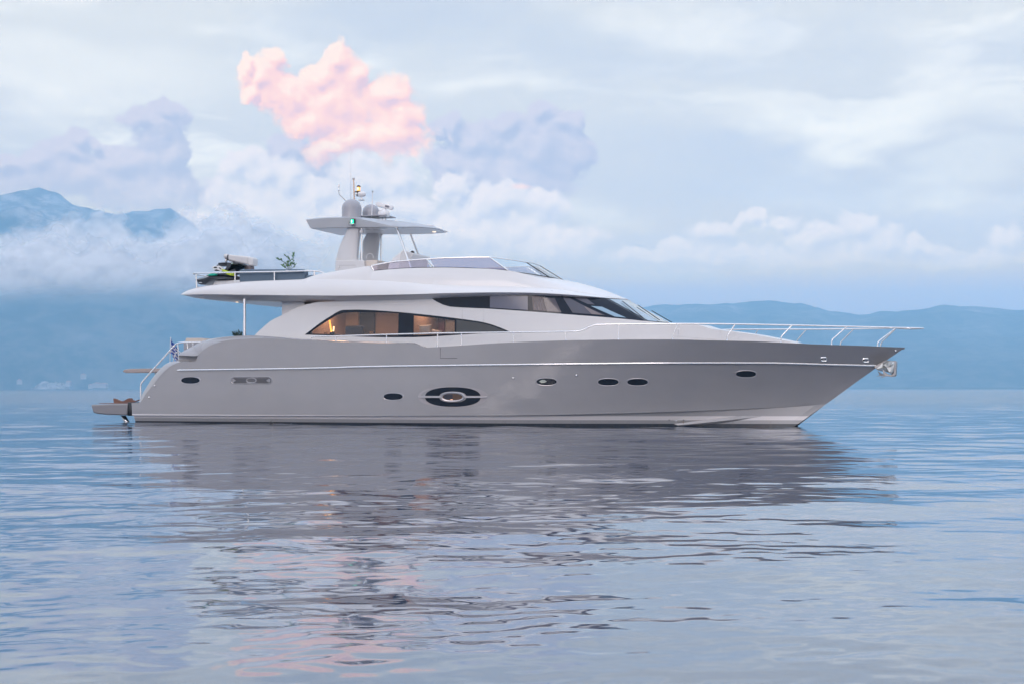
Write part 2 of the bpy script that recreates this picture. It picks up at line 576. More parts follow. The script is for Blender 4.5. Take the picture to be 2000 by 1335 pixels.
def curve(pts, yf=None):
    """traced (px, py[, y]) list -> functions y(X), z(X) and the X range"""
    q = [P(p[0], p[1], p[2] if len(p) > 2 else yf) for p in pts]
    q = sorted(q, key=lambda v: v[0])
    xs = [q[0][0]]; ys = [-q[0][1]]; zs = [q[0][2]]
    for v in q[1:]:
        if v[0] - xs[-1] > 1e-4:
            xs.append(v[0]); ys.append(-v[1]); zs.append(v[2])
    return pchip(xs, ys), pchip(xs, zs), xs[0], xs[-1]


def loft(rows, close_v=False):
    """rows: list of equal-length point lists -> verts, faces"""
    n = len(rows[0])
    verts = [p for r in rows for p in r]
    faces = []
    for i in range(len(rows) - 1):
        for j in range(n - 1):
            faces.append((i * n + j, (i + 1) * n + j, (i + 1) * n + j + 1, i * n + j + 1))
        if close_v:
            faces.append((i * n + n - 1, (i + 1) * n + n - 1, (i + 1) * n, i * n))
    return verts, faces


def join(*vf):
    V, F = [], []
    for v, f in vf:
        o = len(V)
        V += list(v)
        F += [tuple(i + o for i in t) for t in f]
    return V, F


def mirror_vf(v, f):
    return [mir(p) for p in v], [tuple(reversed(t)) for t in f]


def tube_vf(pts, r, n=8, cap=True):
    pts = [np.array(p, float) for p in pts]
    rs = r if isinstance(r, (list, tuple)) else [r] * len(pts)
    T = []
    for i in range(len(pts)):
        a = pts[max(0, i - 1)]; b = pts[min(len(pts) - 1, i + 1)]
        t = b - a
        T.append(t / (np.linalg.norm(t) + 1e-9))
    up = np.array([0, 0, 1.0]) if abs(T[0][2]) < 0.9 else np.array([1.0, 0, 0])
    V, F = [], []
    nprev = None
    for i, p in enumerate(pts):
        t = T[i]
        if nprev is None:
            nn = np.cross(up, t)
        else:
            nn = nprev - t * np.dot(nprev, t)
        nn = nn / (np.linalg.norm(nn) + 1e-9)
        nprev = nn
        bb = np.cross(t, nn)
        for k in range(n):
            a = 2 * math.pi * k / n
            V.append(p + rs[i] * (math.cos(a) * nn + math.sin(a) * bb))
    for i in range(len(pts) - 1):
        for k in range(n):
            F.append((i * n + k, i * n + (k + 1) % n, (i + 1) * n + (k + 1) % n, (i + 1) * n + k))
    if cap:
        F.append(tuple(reversed(range(n))))
        F.append(tuple(range((len(pts) - 1) * n, len(pts) * n)))
    return V, F


def smooth_path(pts, k=6):
    """Catmull-Rom through the points"""
    pts = [np.array(p, float) for p in pts]
    out = []
    for i in range(len(pts) - 1):
        p0 = pts[max(i - 1, 0)]; p1 = pts[i]; p2 = pts[i + 1]; p3 = pts[min(i + 2, len(pts) - 1)]
        for j in range(k):
            t = j / k
            out.append(0.5 * ((2 * p1) + (-p0 + p2) * t + (2 * p0 - 5 * p1 + 4 * p2 - p3) * t * t + (-p0 + 3 * p1 - 3 * p2 + p3) * t ** 3))
    out.append(pts[-1])
    return out


def rounded(pts, r=0.06, k=4):
    """polyline with its corners rounded"""
    pts = [np.array(p, float) for p in pts]
    out = [pts[0]]
    for i in range(1, len(pts) - 1):
        a, b, c = pts[i - 1], pts[i], pts[i + 1]
        u = (a - b) / np.linalg.norm(a - b); w = (c - b) / np.linalg.norm(c - b)
        rr = min(r, 0.45 * np.linalg.norm(a - b), 0.45 * np.linalg.norm(c - b))
        s, e = b + u * rr, b + w * rr
        for j in range(k + 1):
            t = j / k
            out.append((1 - t) ** 2 * s + 2 * t * (1 - t) * b + t * t * e)
    out.append(pts[-1])
    return out


def tube(name, pts, r, mat, parent, n=8):
    v, f = tube_vf(pts, r, n)
    return mesh_obj(name, v, f, mat, parent, True, 50)


def prism_vf(outline, y0, y1):
    """outline: list of (x, z); extruded between y0 and y1"""
    n = len(outline)
    V = [np.array([x, y0, z]) for x, z in outline] + [np.array([x, y1, z]) for x, z in outline]
    F = [tuple(range(n)), tuple(range(2 * n - 1, n - 1, -1))]
    for i in range(n):
        j = (i + 1) % n
        F.append((i, i + n, j + n, j))
    return V, F


def bevelled(o, w=0.02, seg=2):
    m = o.modifiers.new('bevel', 'BEVEL')
    m.width = w
    m.segments = seg
    m.limit_method = 'ANGLE'
    m.angle_limit = R(30)
    m.harden_normals = False
    return o


def prism(name, pxl, y, t, mat, parent, bev=0.0):
    """traced outline (pixels, at half breadth y), extruded t inboard"""
    q = [P(a, b, y) for a, b in pxl]
    v, f = prism_vf([(p[0], p[2]) for p in q], -y, -y + t)
    o = mesh_obj(name, v, f, mat, parent, True, 30)
    if bev: bevelled(o, bev)
    return o


def box_vf(c, s, rot=0.0):
    V = []
    for dx in (-.5, .5):
        for dy in (-.5, .5):
            for dz in (-.5, .5):
                x, y, z = dx * s[0], dy * s[1], dz * s[2]
                V.append(np.array([c[0] + x * math.cos(rot) - y * math.sin(rot), c[1] + x * math.sin(rot) + y * math.cos(rot), c[2] + z]))
    F = [(0, 1, 3, 2), (4, 6, 7, 5), (0, 4, 5, 1), (2, 3, 7, 6), (0, 2, 6, 4), (1, 5, 7, 3)]
    return V, F


def box(name, c, s, mat, parent, bev=0.0, rot=0.0):
    v, f = box_vf(c, s, rot)
    o = mesh_obj(name, v, f, mat, parent, True, 30)
    if bev: bevelled(o, bev, 3)
    return o


def lathe_vf(prof, c, n=28, axis='z'):
    V, F = [], []
    for (r, h) in prof:
        for k in range(n):
            a = 2 * math.pi * k / n
            p = np.array([r * math.cos(a), r * math.sin(a), h])
            if axis == 'x': p = np.array([p[2], p[0], p[1]])
            if axis == 'y': p = np.array([p[0], p[2], p[1]])
            V.append(np.array(c) + p)
    for i in range(len(prof) - 1):
        for k in range(n):
            F.append((i * n + k, i * n + (k + 1) % n, (i + 1) * n + (k + 1) % n, (i + 1) * n + k))
    F.append(tuple(range(n)))
    F.append(tuple(range((len(prof) - 1) * n, len(prof) * n)))
    return V, F


def lathe(name, prof, c, mat, parent, n=28, axis='z'):
    v, f = lathe_vf(prof, c, n, axis)
    return mesh_obj(name, v, f, mat, parent, True, 40)


def both(name, vf, mat, parent, angle=40):
    a = mesh_obj(name, *vf, mat, parent, True, angle)
    mesh_obj(name, *mirror_vf(*vf), mat, parent, True, angle)
    return a


def rotvf(v, c, ang, axis='Y'):
    M = Matrix.Rotation(ang, 3, axis)
    c = Vector(c)
    return [np.array(M @ (Vector(p) - c) + c) for p in v]


# ------------------------------------------------------------------ yacht materials
def hull_paint():
    m, T, b = pbsdf('hull_paint', (0.25, 0.235, 0.24, 1), 0.36, metal=0.0, coat=0.9)
    geo = T.n.new('ShaderNodeNewGeometry')
    sep = T.n.new('ShaderNodeSeparateXYZ')
    T.l.new(geo.outputs['Position'], sep.inputs[0])
    z = T.m('MULTIPLY_ADD', sep.outputs[0], -0.0018, sep.outputs[2])
    # grime just above the waterline and faint streaks in the paint
    n = T.noise(T.vm('MULTIPLY', geo.outputs['Position'], (0.9, 1, 1.6)), 1.0, 5, 0.6)
    n2 = T.noise(T.vm('MULTIPLY', geo.outputs['Position'], (7, 7, 1.2)), 1.0, 4, 0.6)
    paint = T.mix(T.m('MULTIPLY', T.ss(n, 0.35, 0.7), 0.35), (0.402, 0.388, 0.395, 1), (0.345, 0.338, 0.350, 1))
    paint = T.mix(T.m('MULTIPLY', T.ss(n2, 0.62, 0.8), 0.12), paint, (0.20, 0.19, 0.18, 1))

    def band(lo, hi):
        return T.m('MULTIPLY', T.m('GREATER_THAN', z, lo), T.m('LESS_THAN', z, hi))
    c = T.mix(band(0.190, 0.322), paint, (0.80, 0.76, 0.76, 1))
    c = T.mix(T.m('LESS_THAN', z, 0.075), c, (0.016, 0.018, 0.026, 1))
    rust = T.m('MULTIPLY', T.ss(n2, 0.5, 0.75), band(-0.1, 0.16))
    c = T.mix(T.m('MULTIPLY', rust, 0.25), c, (0.16, 0.13, 0.10, 1))
    T.l.new(c, b.inputs['Base Color'])
    T.l.new(T.m('MULTIPLY_ADD', n, 0.14, 0.27), b.inputs['Roughness'])
    bp = T.n.new('ShaderNodeBump')
    bp.inputs['Strength'].default_value = 0.6
    bp.inputs['Distance'].default_value = 0.03
    T.l.new(T.noise(geo.outputs['Position'], 0.55, 3, 0.5), bp.inputs['Height'])
    T.l.new(bp.outputs[0], b.inputs['Normal'])
    T.l.new(bp.outputs[0], b.inputs['Coat Normal'])
    return m


def gelcoat(name, col, rough=0.28, coat=0.3):
    m, T, b = pbsdf(name, col, rough, coat=coat)
    geo = T.n.new('ShaderNodeNewGeometry')
    n = T.noise(geo.outputs['Position'], 0.8, 5, 0.6)
    T.l.new(T.mix(n, tuple(x * 0.95 for x in col[:3]) + (1,), tuple(min(1, x * 1.04) for x in col[:3]) + (1,)), b.inputs['Base Color'])
    T.l.new(T.m('MULTIPLY_ADD', n, 0.16, rough - 0.08), b.inputs['Roughness'])
    bp = T.n.new('ShaderNodeBump')
    bp.inputs['Strength'].default_value = 0.15
    bp.inputs['Distance'].default_value = 0.02
    T.l.new(T.noise(geo.outputs['Position'], 1.3, 2, 0.5), bp.inputs['Height'])
    T.l.new(bp.outputs[0], b.inputs['Normal'])
    return m


def clear_glass(name, tint, refl=0.12, rough=0.02):
    """thin pane: tinted see-through plus a fresnel mirror"""
    m = bpy.data.materials.new(name)
    m.use_nodes = True
    T = NT(m.node_tree)
    T.n.clear()
    out = T.n.new('ShaderNodeOutputMaterial')
    tr = T.n.new('ShaderNodeBsdfTransparent')
    tr.inputs[0].default_value = tint
    gl = T.n.new('ShaderNodeBsdfGlossy')
    gl.inputs['Roughness'].default_value = rough
    gl.inputs['Color'].default_value = (0.95, 0.97, 1, 1)
    fr = T.n.new('ShaderNodeFresnel')
    fr.inputs[0].default_value = 1.5
    mx = T.n.new('ShaderNodeMixShader')
    T.l.new(T.m('ADD', fr.outputs[0], refl - 0.04, clamp=True), mx.inputs[0])
    T.l.new(tr.outputs[0], mx.inputs[1])
    T.l.new(gl.outputs[0], mx.inputs[2])
    T.l.new(mx.outputs[0], out.inputs['Surface'])
    return m


M_HULL = hull_paint()
M_HULL2 = gelcoat('hull_grey_paint', (0.37, 0.36, 0.375, 1), 0.28, 0.7)
M_WHITE = gelcoat('white_gelcoat', (0.725, 0.71, 0.71, 1), 0.30)
M_WHITE2 = gelcoat('white_radar_plastic', (0.80, 0.79, 0.80, 1), 0.35)
M_LGREY = gelcoat('light_grey_gelcoat', (0.66, 0.645, 0.65, 1), 0.35)
M_DGREY = gelcoat('dome_grey_paint', (0.37, 0.365, 0.40, 1), 0.40)
M_DECK = gelcoat('deck_nonslip', (0.55, 0.54, 0.52, 1), 0.7, 0.0)
M_BLUEGREY = gelcoat('blue_grey_cover', (0.105, 0.150, 0.205, 1), 0.7, 0.0)
M_CREAM = gelcoat('cream_cushion', (0.66, 0.58, 0.52, 1), 0.7, 0.0)
M_CHROME = pbsdf('polished_steel', (0.80, 0.78, 0.77, 1), 0.16, metal=1.0)[0]
M_STEEL = pbsdf('dull_steel', (0.34, 0.33, 0.33, 1), 0.35, metal=0.9)[0]
M_BLACK = pbsdf('black_plastic', (0.018, 0.019, 0.024, 1), 0.45)[0]
M_BGLASS = pbsdf('black_glass', (0.010, 0.014, 0.025, 1), 0.04, spec=0.22)[0]
M_DARKPANE = pbsdf('smoked_pane', (0.050, 0.052, 0.056, 1), 0.06, spec=0.6)[0]
M_TEAK = pbsdf('dark_teak', (0.17, 0.075, 0.05, 1), 0.6)[0]
M_SCREEN = clear_glass('tinted_acrylic', (0.62, 0.56, 0.66, 1), 0.10)
M_CLEAR = clear_glass('clear_glass', (0.80, 0.88, 0.92, 1), 0.12)
M_SALOON = clear_glass('saloon_glass', (0.72, 0.66, 0.64, 1), 0.06)

# ================================================================== the yacht
yacht = empty('motor_yacht', (0, 0, 0), 'long grey and white motor yacht with a hardtop, lying at anchor on the calm bay', 'yacht')

XA = P(257, 810, 2.75)[0]
_st = sorted([P(a, b, 0.0) for a, b in [(1768, 678), (1733, 702), (1708, 720), (1670, 747), (1625, 780), (1591, 803.5), (1554, 832)]], key=lambda v: v[2])
_sz = [v[2] for v in _st]; _sx = [v[0] for v in _st]


def stem(z):
    z = np.asarray(z, float)
    lo = _sx[0] + (z - _sz[0]) * (_sx[1] - _sx[0]) / (_sz[1] - _sz[0])
    hi = _sx[-1] + (z - _sz[-1]) * (_sx[-1] - _sx[-2]) / (_sz[-1] - _sz[-2])
    return np.where(z < _sz[0], lo, np.where(z > _sz[-1], hi, np.interp(z, _sz, _sx)))


XB = float(_sx[-1])                   # bow tip
_hs = pchip([XA, -8, -2, 1, 3, 5, 7.1, 8.8, 10.4, 11.3, XB], [2.85, 3.05, 3.06, 3.04, 2.92, 2.66, 2.18, 1.72, 1.12, 0.66, 0.0])
_hc = pchip([0, 0.45, 0.55, 0.65, 0.75, 0.84, 0.92, 1.0], [2.72, 2.80, 2.66, 2.36, 1.88, 1.28, 0.66, 0.0])


def bfrac(X, z):
    return np.clip((X - XA) / (stem(z) - XA), 0, 1)


def hullY(X, Z):
    b = bfrac(X, Z)
    zc = 0.335 + 0.42 * np.clip((b - 0.6) / 0.4, 0, 1) ** 1.6
    w = np.clip((Z - zc) / (2.72 - zc), 0, 1.15)
    s = _hs(XA + b * (XB - XA)); c = _hc(b)
    p = 0.75 + 0.75 * np.clip((b - 0.45) / 0.4, 0, 1)
    return c + (s - c) * w ** p


def P_h(px, py):
    return P(px, py, hullY)


_, z_sheer, _, _ = curve([(394, 686), (410, 675), (425, 669), (447, 664), (490, 661), (535, 661), (600, 664), (680, 667.5), (742, 669.5), (805, 670.5), (814, 671.2), (822, 675),
                          (830, 678.4), (855, 677), (905, 674), (955, 670.5), (1005, 668), (1055, 666), (1105, 664.5), (1200, 663), (1300, 662.6), (1400, 664.6), (1500, 667.2), (1512, 668),
                          (1625, 673), (1692, 675), (1737, 677), (1768, 678)], hullY)
_ste = [(257, 786), (273, 785.5), (275, 784), (285, 769), (300, 750), (315, 731), (330, 717), (340, 711), (350, 707.5), (360, 706), (369, 705.5), (385, 705.2), (386.5, 693), (394, 686)]
_sq = [P_h(*p) for p in _ste]
_sqx = [q[0] for q in _sq]; _sqz = [q[2] for q in _sq]


def ztop(X):
    return float(np.interp(X, _sqx, _sqz)) if X < _sqx[-1] else float(z_sheer(X))


_, z_rub, X_rub0, X_rub1 = curve([(347, 722), (660, 717), (680, 716), (930, 712), (1180, 709), (1300, 708), (1500, 708), (1625, 711), (1717, 713)], hullY)
_, z_chine, _, X_ch1 = curve([(258, 810), (680, 811), (1030, 810), (1180, 807), (1300, 803.6), (1400, 800), (1500, 795.4), (1602, 789)], hullY)


def build_hull():
    bs = np.concatenate([np.linspace(0, 0.12, 46), np.linspace(0.12, 0.5, 70)[1:], np.linspace(0.5, 0.92, 60)[1:], np.linspace(0.92, 1.0, 26)[1:]])
    vs = np.linspace(0, 1, 17)
    rows = []
    for b in bs:
        Xc = XA + b * (XB - XA)
        col = []
        # solve chine height on this column
        z = 0.4
        for _ in range(12):
            X = XA + b * (float(stem(z)) - XA)
            z = float(z_chine(X))
        zc = z
        for zz, f in ((-0.55, 0.80), (-0.2, 0.895), (0.06, None), (None, None)):
            if zz is None: zz = zc - 0.012
            X = XA + b * (float(stem(zz)) - XA)
            y = float(hullY(X, zc))
            dz = zc - zz
            y = max(0.0, y - (0.08 + 0.50 * dz) * min(1, 6 * (1 - b)))
            col.append(np.array([X, -y, zz]))
        for v in vs:
            z = zc
            for _ in range(14):
                X = XA + b * (float(stem(z)) - XA)
                z = zc + v * (ztop(X) - zc)
            X = XA + b * (float(stem(z)) - XA)
            col.append(np.array([X, -float(hullY(X, z)), z]))
        rows.append(col)
    near = loft(rows)
    far = mirror_vf(*near)
    # inner side, deck and transom
    inner = []
    for r in rows:
        t = r[-1]
        inner.append(t)
    cap = []
    for t in inner:
        iy = max(0.0, -t[1] - 0.10)
        dz = 0.06 if t[0] > -6 else 0.4
        cap.append([t, np.array([t[0] - 0.02, -iy, t[2] + 0.004]), np.array([t[0] - 0.02, -max(0, iy - 0.02), t[2] - dz]), np.array([t[0] - 0.02, 0, t[2] - dz + 0.03])])
    capn = loft(cap)
    capf = mirror_vf(*capn)
    tr = []
    for p in rows[0]:
        tr.append([p, np.array([p[0] + 0.004, 0, p[2]]), mir(p)])
    o = mesh_obj('hull', *join(near, far, capn, capf, loft(tr)), M_HULL, yacht, True, 24)
    return o, rows


hull, hull_rows = build_hull()


def on_hull(px, py, out=0.0):
    """point on the side and its outward normal"""
    p = P_h(px, py)
    e = 0.03
    y = lambda X, Z: float(hullY(X, Z))
    gx = (y(p[0] + e, p[2]) - y(p[0] - e, p[2])) / (2 * e)
    gz = (y(p[0], p[2] + e) - y(p[0], p[2] - e)) / (2 * e)
    n = np.array([-gx, -1.0, -gz]) * np.array([1, 1, 1])
    n = np.array([gx * -1.0, -1.0, gz * -1.0])
    n /= np.linalg.norm(n)
    return p + out * n, n


def hull_strip(pts_px, w, t):
    """a flat bar following the hull side"""
    rows = []
    for px, py in pts_px:
        p, n = on_hull(px, py)
        u = np.array([0, 0, 1.0])
        rows.append([p + u * w / 2 - n * 0.02, p + u * w / 2 + n * t * 0.5, p + u * w * .25 + n * t, p - u * w * .25 + n * t, p - u * w / 2 + n * t * 0.5, p - u * w / 2 - n * 0.02])
    return rows


def hull_patch(name, px, py, outline, depth, mat, parent, out=0.004):
    """outline: (dx, dy) pixels round (px, py); a plate following the hull"""
    ring = []
    for dx, dy in outline:
        p, n = on_hull(px + dx, py + dy, out)
        ring.append(p)
    c, n = on_hull(px, py, out)
    k = len(ring)
    V = ring + [p - n * depth for p in ring] + [c]
    F = [(i, (i + 1) % k, 2 * k) for i in range(k)] + [(i, i + k, (i + 1) % k + k, (i + 1) % k) for i in range(k)]
    return mesh_obj(name, V, F, mat, parent, True, 40)


# rub rail
rr = [(x, y) for x, y in zip(np.linspace(347, 1717, 90), [0] * 90)]
pts = []
for X in np.linspace(X_rub0, X_rub1 - 0.02, 110):
    z = float(z_rub(X))
    y = float(hullY(X, z))
    pts.append([np.array([X, -y + 0.01, z + 0.036]), np.array([X, -y - 0.03, z + 0.028]), np.array([X, -y - 0.045, z]), np.array([X, -y - 0.03, z - 0.028]), np.array([X, -y + 0.01, z - 0.036])])
v, f = loft(pts)
both('rub_rail', (v, f), M_CHROME, yacht, 60)

# spray rails under the bow
def spray(name, top, bot):
    rows = []
    for (a, b), (c, d) in zip(top, bot):
        p, n = on_hull(a, b)
        q, n2 = on_hull(c, d)
        rows.append([p - n * 0.01, p + n * 0.035 + (q - p) * 0.5, q + n2 * 0.0, q - n2 * 0.03])
    mesh_obj(name, *loft(rows), M_HULL2, hull, True, 20)


spray('spray_rail', [(1316, 827), (1380, 819), (1440, 812), (1500, 806.5), (1557, 797)], [(1330, 830.5), (1400, 826), (1462, 819), (1512, 811.5), (1559, 798.5)])
spray('spray_rail', [(1516, 829), (1548, 821)], [(1524, 830.5), (1550, 822.5)])

# stern shoulder: the bulwark rolls over into a cap that runs forward along the sheer
def shoulder():
    e1 = [(347, 693.4), (357, 693.8), (366, 694), (386, 694), (394, 686), (410, 675), (425, 669), (447, 664), (490, 661), (535, 661), (600, 664), (680, 667.5), (742, 669.5), (805, 670.5), (814, 671.2), (822, 675), (829, 678)]
    e2 = [(347.5, 692.8), (355, 687), (362, 683), (370, 679), (376, 676), (392, 667.5), (402, 664), (420, 660), (460, 656), (505, 655.5), (590, 661.5), (672, 665.6), (735, 667.8), (800, 668.9), (812, 669.8), (821, 674), (828.5, 677.8)]
    ins = [0.02, 0.12, 0.2, 0.26, 0.28, 0.30, 0.30, 0.30, 0.26, 0.22, 0.16, 0.14, 0.14, 0.14, 0.12, 0.08, 0.03]
    rows = []
    for (a, b), (c, d), i in zip(e1, e2, ins):
        p = P_h(a, b); p[1] -= 0.003
        yy = -p[1] - i
        q = P(c, d, yy)
        m = 0.5 * (p + q); m[2] += 0.22 * (q[2] - p[2]); m[1] += 0.35 * (p[1] - q[1]) * 0.5
        rows.append([p, m, q, q + np.array([0, 0.05, -0.01]), q + np.array([0, 0.06, -0.9])])
    # smooth along the length
    fine = []
    cols = list(zip(*rows))
    cols = [smooth_path(c, 5) for c in cols]
    fine = list(zip(*cols))
    return loft([list(r) for r in fine])


both('bulwark_cap', shoulder(), M_HULL2, yacht)


def stern_coaming():
    s1 = [(274.5, 785.5), (285, 769), (300, 750), (315, 731), (330, 717), (340, 711), (350, 707.5), (360, 706), (370, 705.5)]
    s2 = [(273.5, 785), (281, 765), (293, 744), (306, 727), (318, 714.5), (328, 708), (338, 705.3), (352, 705), (368, 704.8)]
    rows = []
    for (a, b), (c, d) in zip(s1, s2):
        p = P_h(a, b); p[1] -= 0.003
        q = P(c, d, -p[1] - 0.32)
        m = 0.5 * (p + q) + np.array([-0.03, -0.05, 0.03])
        rows.append([p, m, q, q + np.array([0.25, 0.35, -0.25]), q + np.array([0.3, 0.4, -0.6])])
    cols = [smooth_path(c, 5) for c in zip(*rows)]
    return loft([list(r) for r in zip(*cols)])


both('stern_coaming', stern_coaming(), M_HULL2, yacht)
# recess with the mooring locker inside the quarter
c = P(377, 701, 2.45)
box('mooring_locker', (c[0] + 0.05, -2.30, c[2] - 0.02), (0.36, 0.3, 0.30), M_HULL2, yacht, 0.05)
c = P(360, 704.5, 2.45)
lathe('bollard', [(0.05, 0), (0.05, 0.03), (0.03, 0.04), (0.03, 0.07), (0.055, 0.08), (0.055, 0.10)], c, M_CHROME, yacht, 14)

# transom, stepped stern walls and cockpit
def stern_body():
    rows = []
    for px, py in [(275, 786), (285, 771), (300, 752), (315, 733), (330, 719), (350, 709.5), (372, 707.5)]:
        p = P_h(px, py)
        y = -p[1] - 0.30
        rows.append([np.array([p[0], -y, p[2]]), np.array([p[0] - 0.15, -y * 0.5, p[2]]), np.array([p[0] - 0.2, 0, p[2]]), np.array([p[0] - 0.15, y * 0.5, p[2]]), np.array([p[0], y, p[2]])])
    e = rows[-1]
    rows.append([p + np.array([6.0, 0, -0.05]) for p in e])
    return loft(rows)


mesh_obj('transom', *stern_body(), M_HULL2, yacht, True, 30)
mesh_obj('aft_deck', *box_vf((P(480, 690, 2.4)[0], 0, P(480, 700, 2.4)[2]), (5.0, 5.0, 0.1)), M_DECK, yacht, False)

# swim platform
pl = [(177.5, 789.5), (182, 805), (190, 807.3), (210, 809), (247.5, 810.3), (249, 787.5), (215, 787.5)]
q = [P(a, b, 2.55) for a, b in pl]
top_in = 0.10
Vp, Fp = [], []
prof = [(p[0], p[2]) for p in q]
x0 = prof[0][0]
sec = [(2.55, 0.0), (2.4, 0.0)]
n = len(prof)
for yy, dx in ((-2.55, 0), (-2.0, -0.22), (-1.0, -0.34), (0, -0.38), (1.0, -0.34), (2.0, -0.22), (2.55, 0)):
    for (x, z) in prof:
        k = np.clip((prof[4][0] - x) / (prof[4][0] - x0), 0, 1)
        Vp.append(np.array([x + dx * k, yy, z]))
for i in range(6):
    for j in range(n):
        Fp.append((i * n + j, i * n + (j + 1) % n, (i + 1) * n + (j + 1) % n, (i + 1) * n + j))
Fp.append(tuple(range(n))); Fp.append(tuple(range(6 * n, 7 * n)))
platform = bevelled(mesh_obj('swim_platform', Vp, Fp, M_HULL2, yacht, True, 30), 0.05, 3)
platform.data.materials[0] = gelcoat('platform_grey', (0.235, 0.225, 0.235, 1), 0.4)
q0, q1 = P(186, 786.3, 2.4), P(248, 786.3, 2.4)
box('platform_deck', ((q0[0] + q1[0]) / 2, 0, prof[-1][1] + 0.012), (q1[0] - q0[0] - 0.1, 4.5, 0.02), M_TEAK, platform, 0.004)
prism('platform_gap_shade', [(250, 784.5), (256, 788), (258.5, 811), (250, 811)], 2.5, 5.0, M_BLACK, platform)  # black block stands in for the shaded gap between platform and hull
# folding strut under the platform
a, b, c2, d2 = P(237.5, 810.5, 2.1), P(243.5, 810.5, 2.1), P(254.5, 828, 2.1), P(250, 831, 2.1)
for yy in (-2.1, 1.9):
    v, f = prism_vf([(p[0], p[2]) for p in (a, b, c2, d2)], yy - 0.06, yy + 0.06)
    mesh_obj('platform_strut', v, f, M_CHROME, platform, True, 30)
# tender chocks
for yy, dx in ((-1.55, 0.0), (0.9, -0.1)):
    ol = [(224, 785.5), (223, 777), (228, 778.5), (236, 782), (243, 782), (250, 778), (254, 776.4), (257, 777), (258.5, 780), (264, 781.8), (268, 781.5), (272, 779.4), (272, 780.8), (266, 783.2), (258, 785.5)]
    qq = [P(x, y, 1.55) for x, y in ol]
    v, f = prism_vf([(p[0] + dx, p[2]) for p in qq], yy - 0.06, yy + 0.06)
    mesh_obj('boat_chock', v, f, M_TEAK, yacht, True, 30)

# passerelle at the centre of the transom
a, b = P(240, 723, 0.2), P(322, 719, 0.2)
ol = [(239.5, 723.5), (243, 720.5), (255, 719), (300, 718.3), (322, 718), (322, 726), (290, 726.6), (246, 727.3), (240, 725.5)]
qq = [P(x, y, 0.45) for x, y in ol]
v, f = prism_vf([(p[0], p[2]) for p in qq], -0.45, 0.35)
pas = bevelled(mesh_obj('gangway', v, f, pbsdf('gangway_bronze', (0.42, 0.35, 0.32, 1), 0.25, metal=0.7)[0], yacht, True, 30), 0.02, 2)
p = P(303, 727, 0.2)
tube('gangway_leg', [p, p + np.array([0.05, 0, -0.25])], 0.02, M_STEEL, pas)

# portholes
def eye(a, b, k=28, p=1.35):
    """pointed oval with flattened top and bottom"""
    out = []
    for i in range(k):
        t = 2 * math.pi * i / k
        c, s = math.cos(t), math.sin(t)
        out.append((a * (abs(c) ** 0.85) * (1 if c >= 0 else -1), b * (abs(s) ** 0.9) * (1 if s >= 0 else -1)))
    return out


def ring_plate(name, px, py, o1, o2, mat, parent, out1=0.012, out2=0.002):
    V, F = [], []
    k = len(o1)
    for dx, dy in o1:
        V.append(on_hull(px + dx, py + dy, 0.0)[0])
    for (dx, dy), (ex, ey) in zip(o1, o2):
        V.append(on_hull(px + dx * .6 + ex * .4, py + dy * .6 + ey * .4, out1)[0])
    for dx, dy in o2:
        V.append(on_hull(px + dx, py + dy, out2)[0])
    for r in range(2):
        for i in range(k):
            F.append((r * k + i, r * k + (i + 1) % k, (r + 1) * k + (i + 1) % k, (r + 1) * k + i))
    return mesh_obj(name, V, F, mat, parent, True, 60)


M_RIM = pbsdf('satin_rim', (0.46, 0.44, 0.46, 1), 0.3, metal=0.4)[0]
for px, py, w, h in [(372, 742, 36, 12.4), (768, 773.6, 37, 12.6), (1067.4, 744.6, 39, 12.8), (1188, 745.3, 40, 12.6), (1245.4, 745.3, 40, 12.6), (1457, 729.6, 39, 12.2)]:
    g = hull_patch('porthole', px, py, eye(w / 2, h / 2), 0.05, M_BGLASS, yacht, 0.003)
    ring_plate('porthole_rim', px, py, eye(w / 2 + 2.2, h / 2 + 1.6), eye(w / 2, h / 2), M_RIM, g)
    if px == 1067.4:
        M_REFL = pbsdf('pale_reflection', (0.62, 0.66, 0.58, 1), 0.5)[0]
        hull_patch('porthole_reflection', 1060.5, 743.8, [(-7.5, 0), (-2, -3.4), (3, -3.2), (7.5, 0), (3, 2.6), (-3, 3)], 0.004, M_REFL, g, 0.006)  # painted reflection: a pale patch laid on the porthole glass

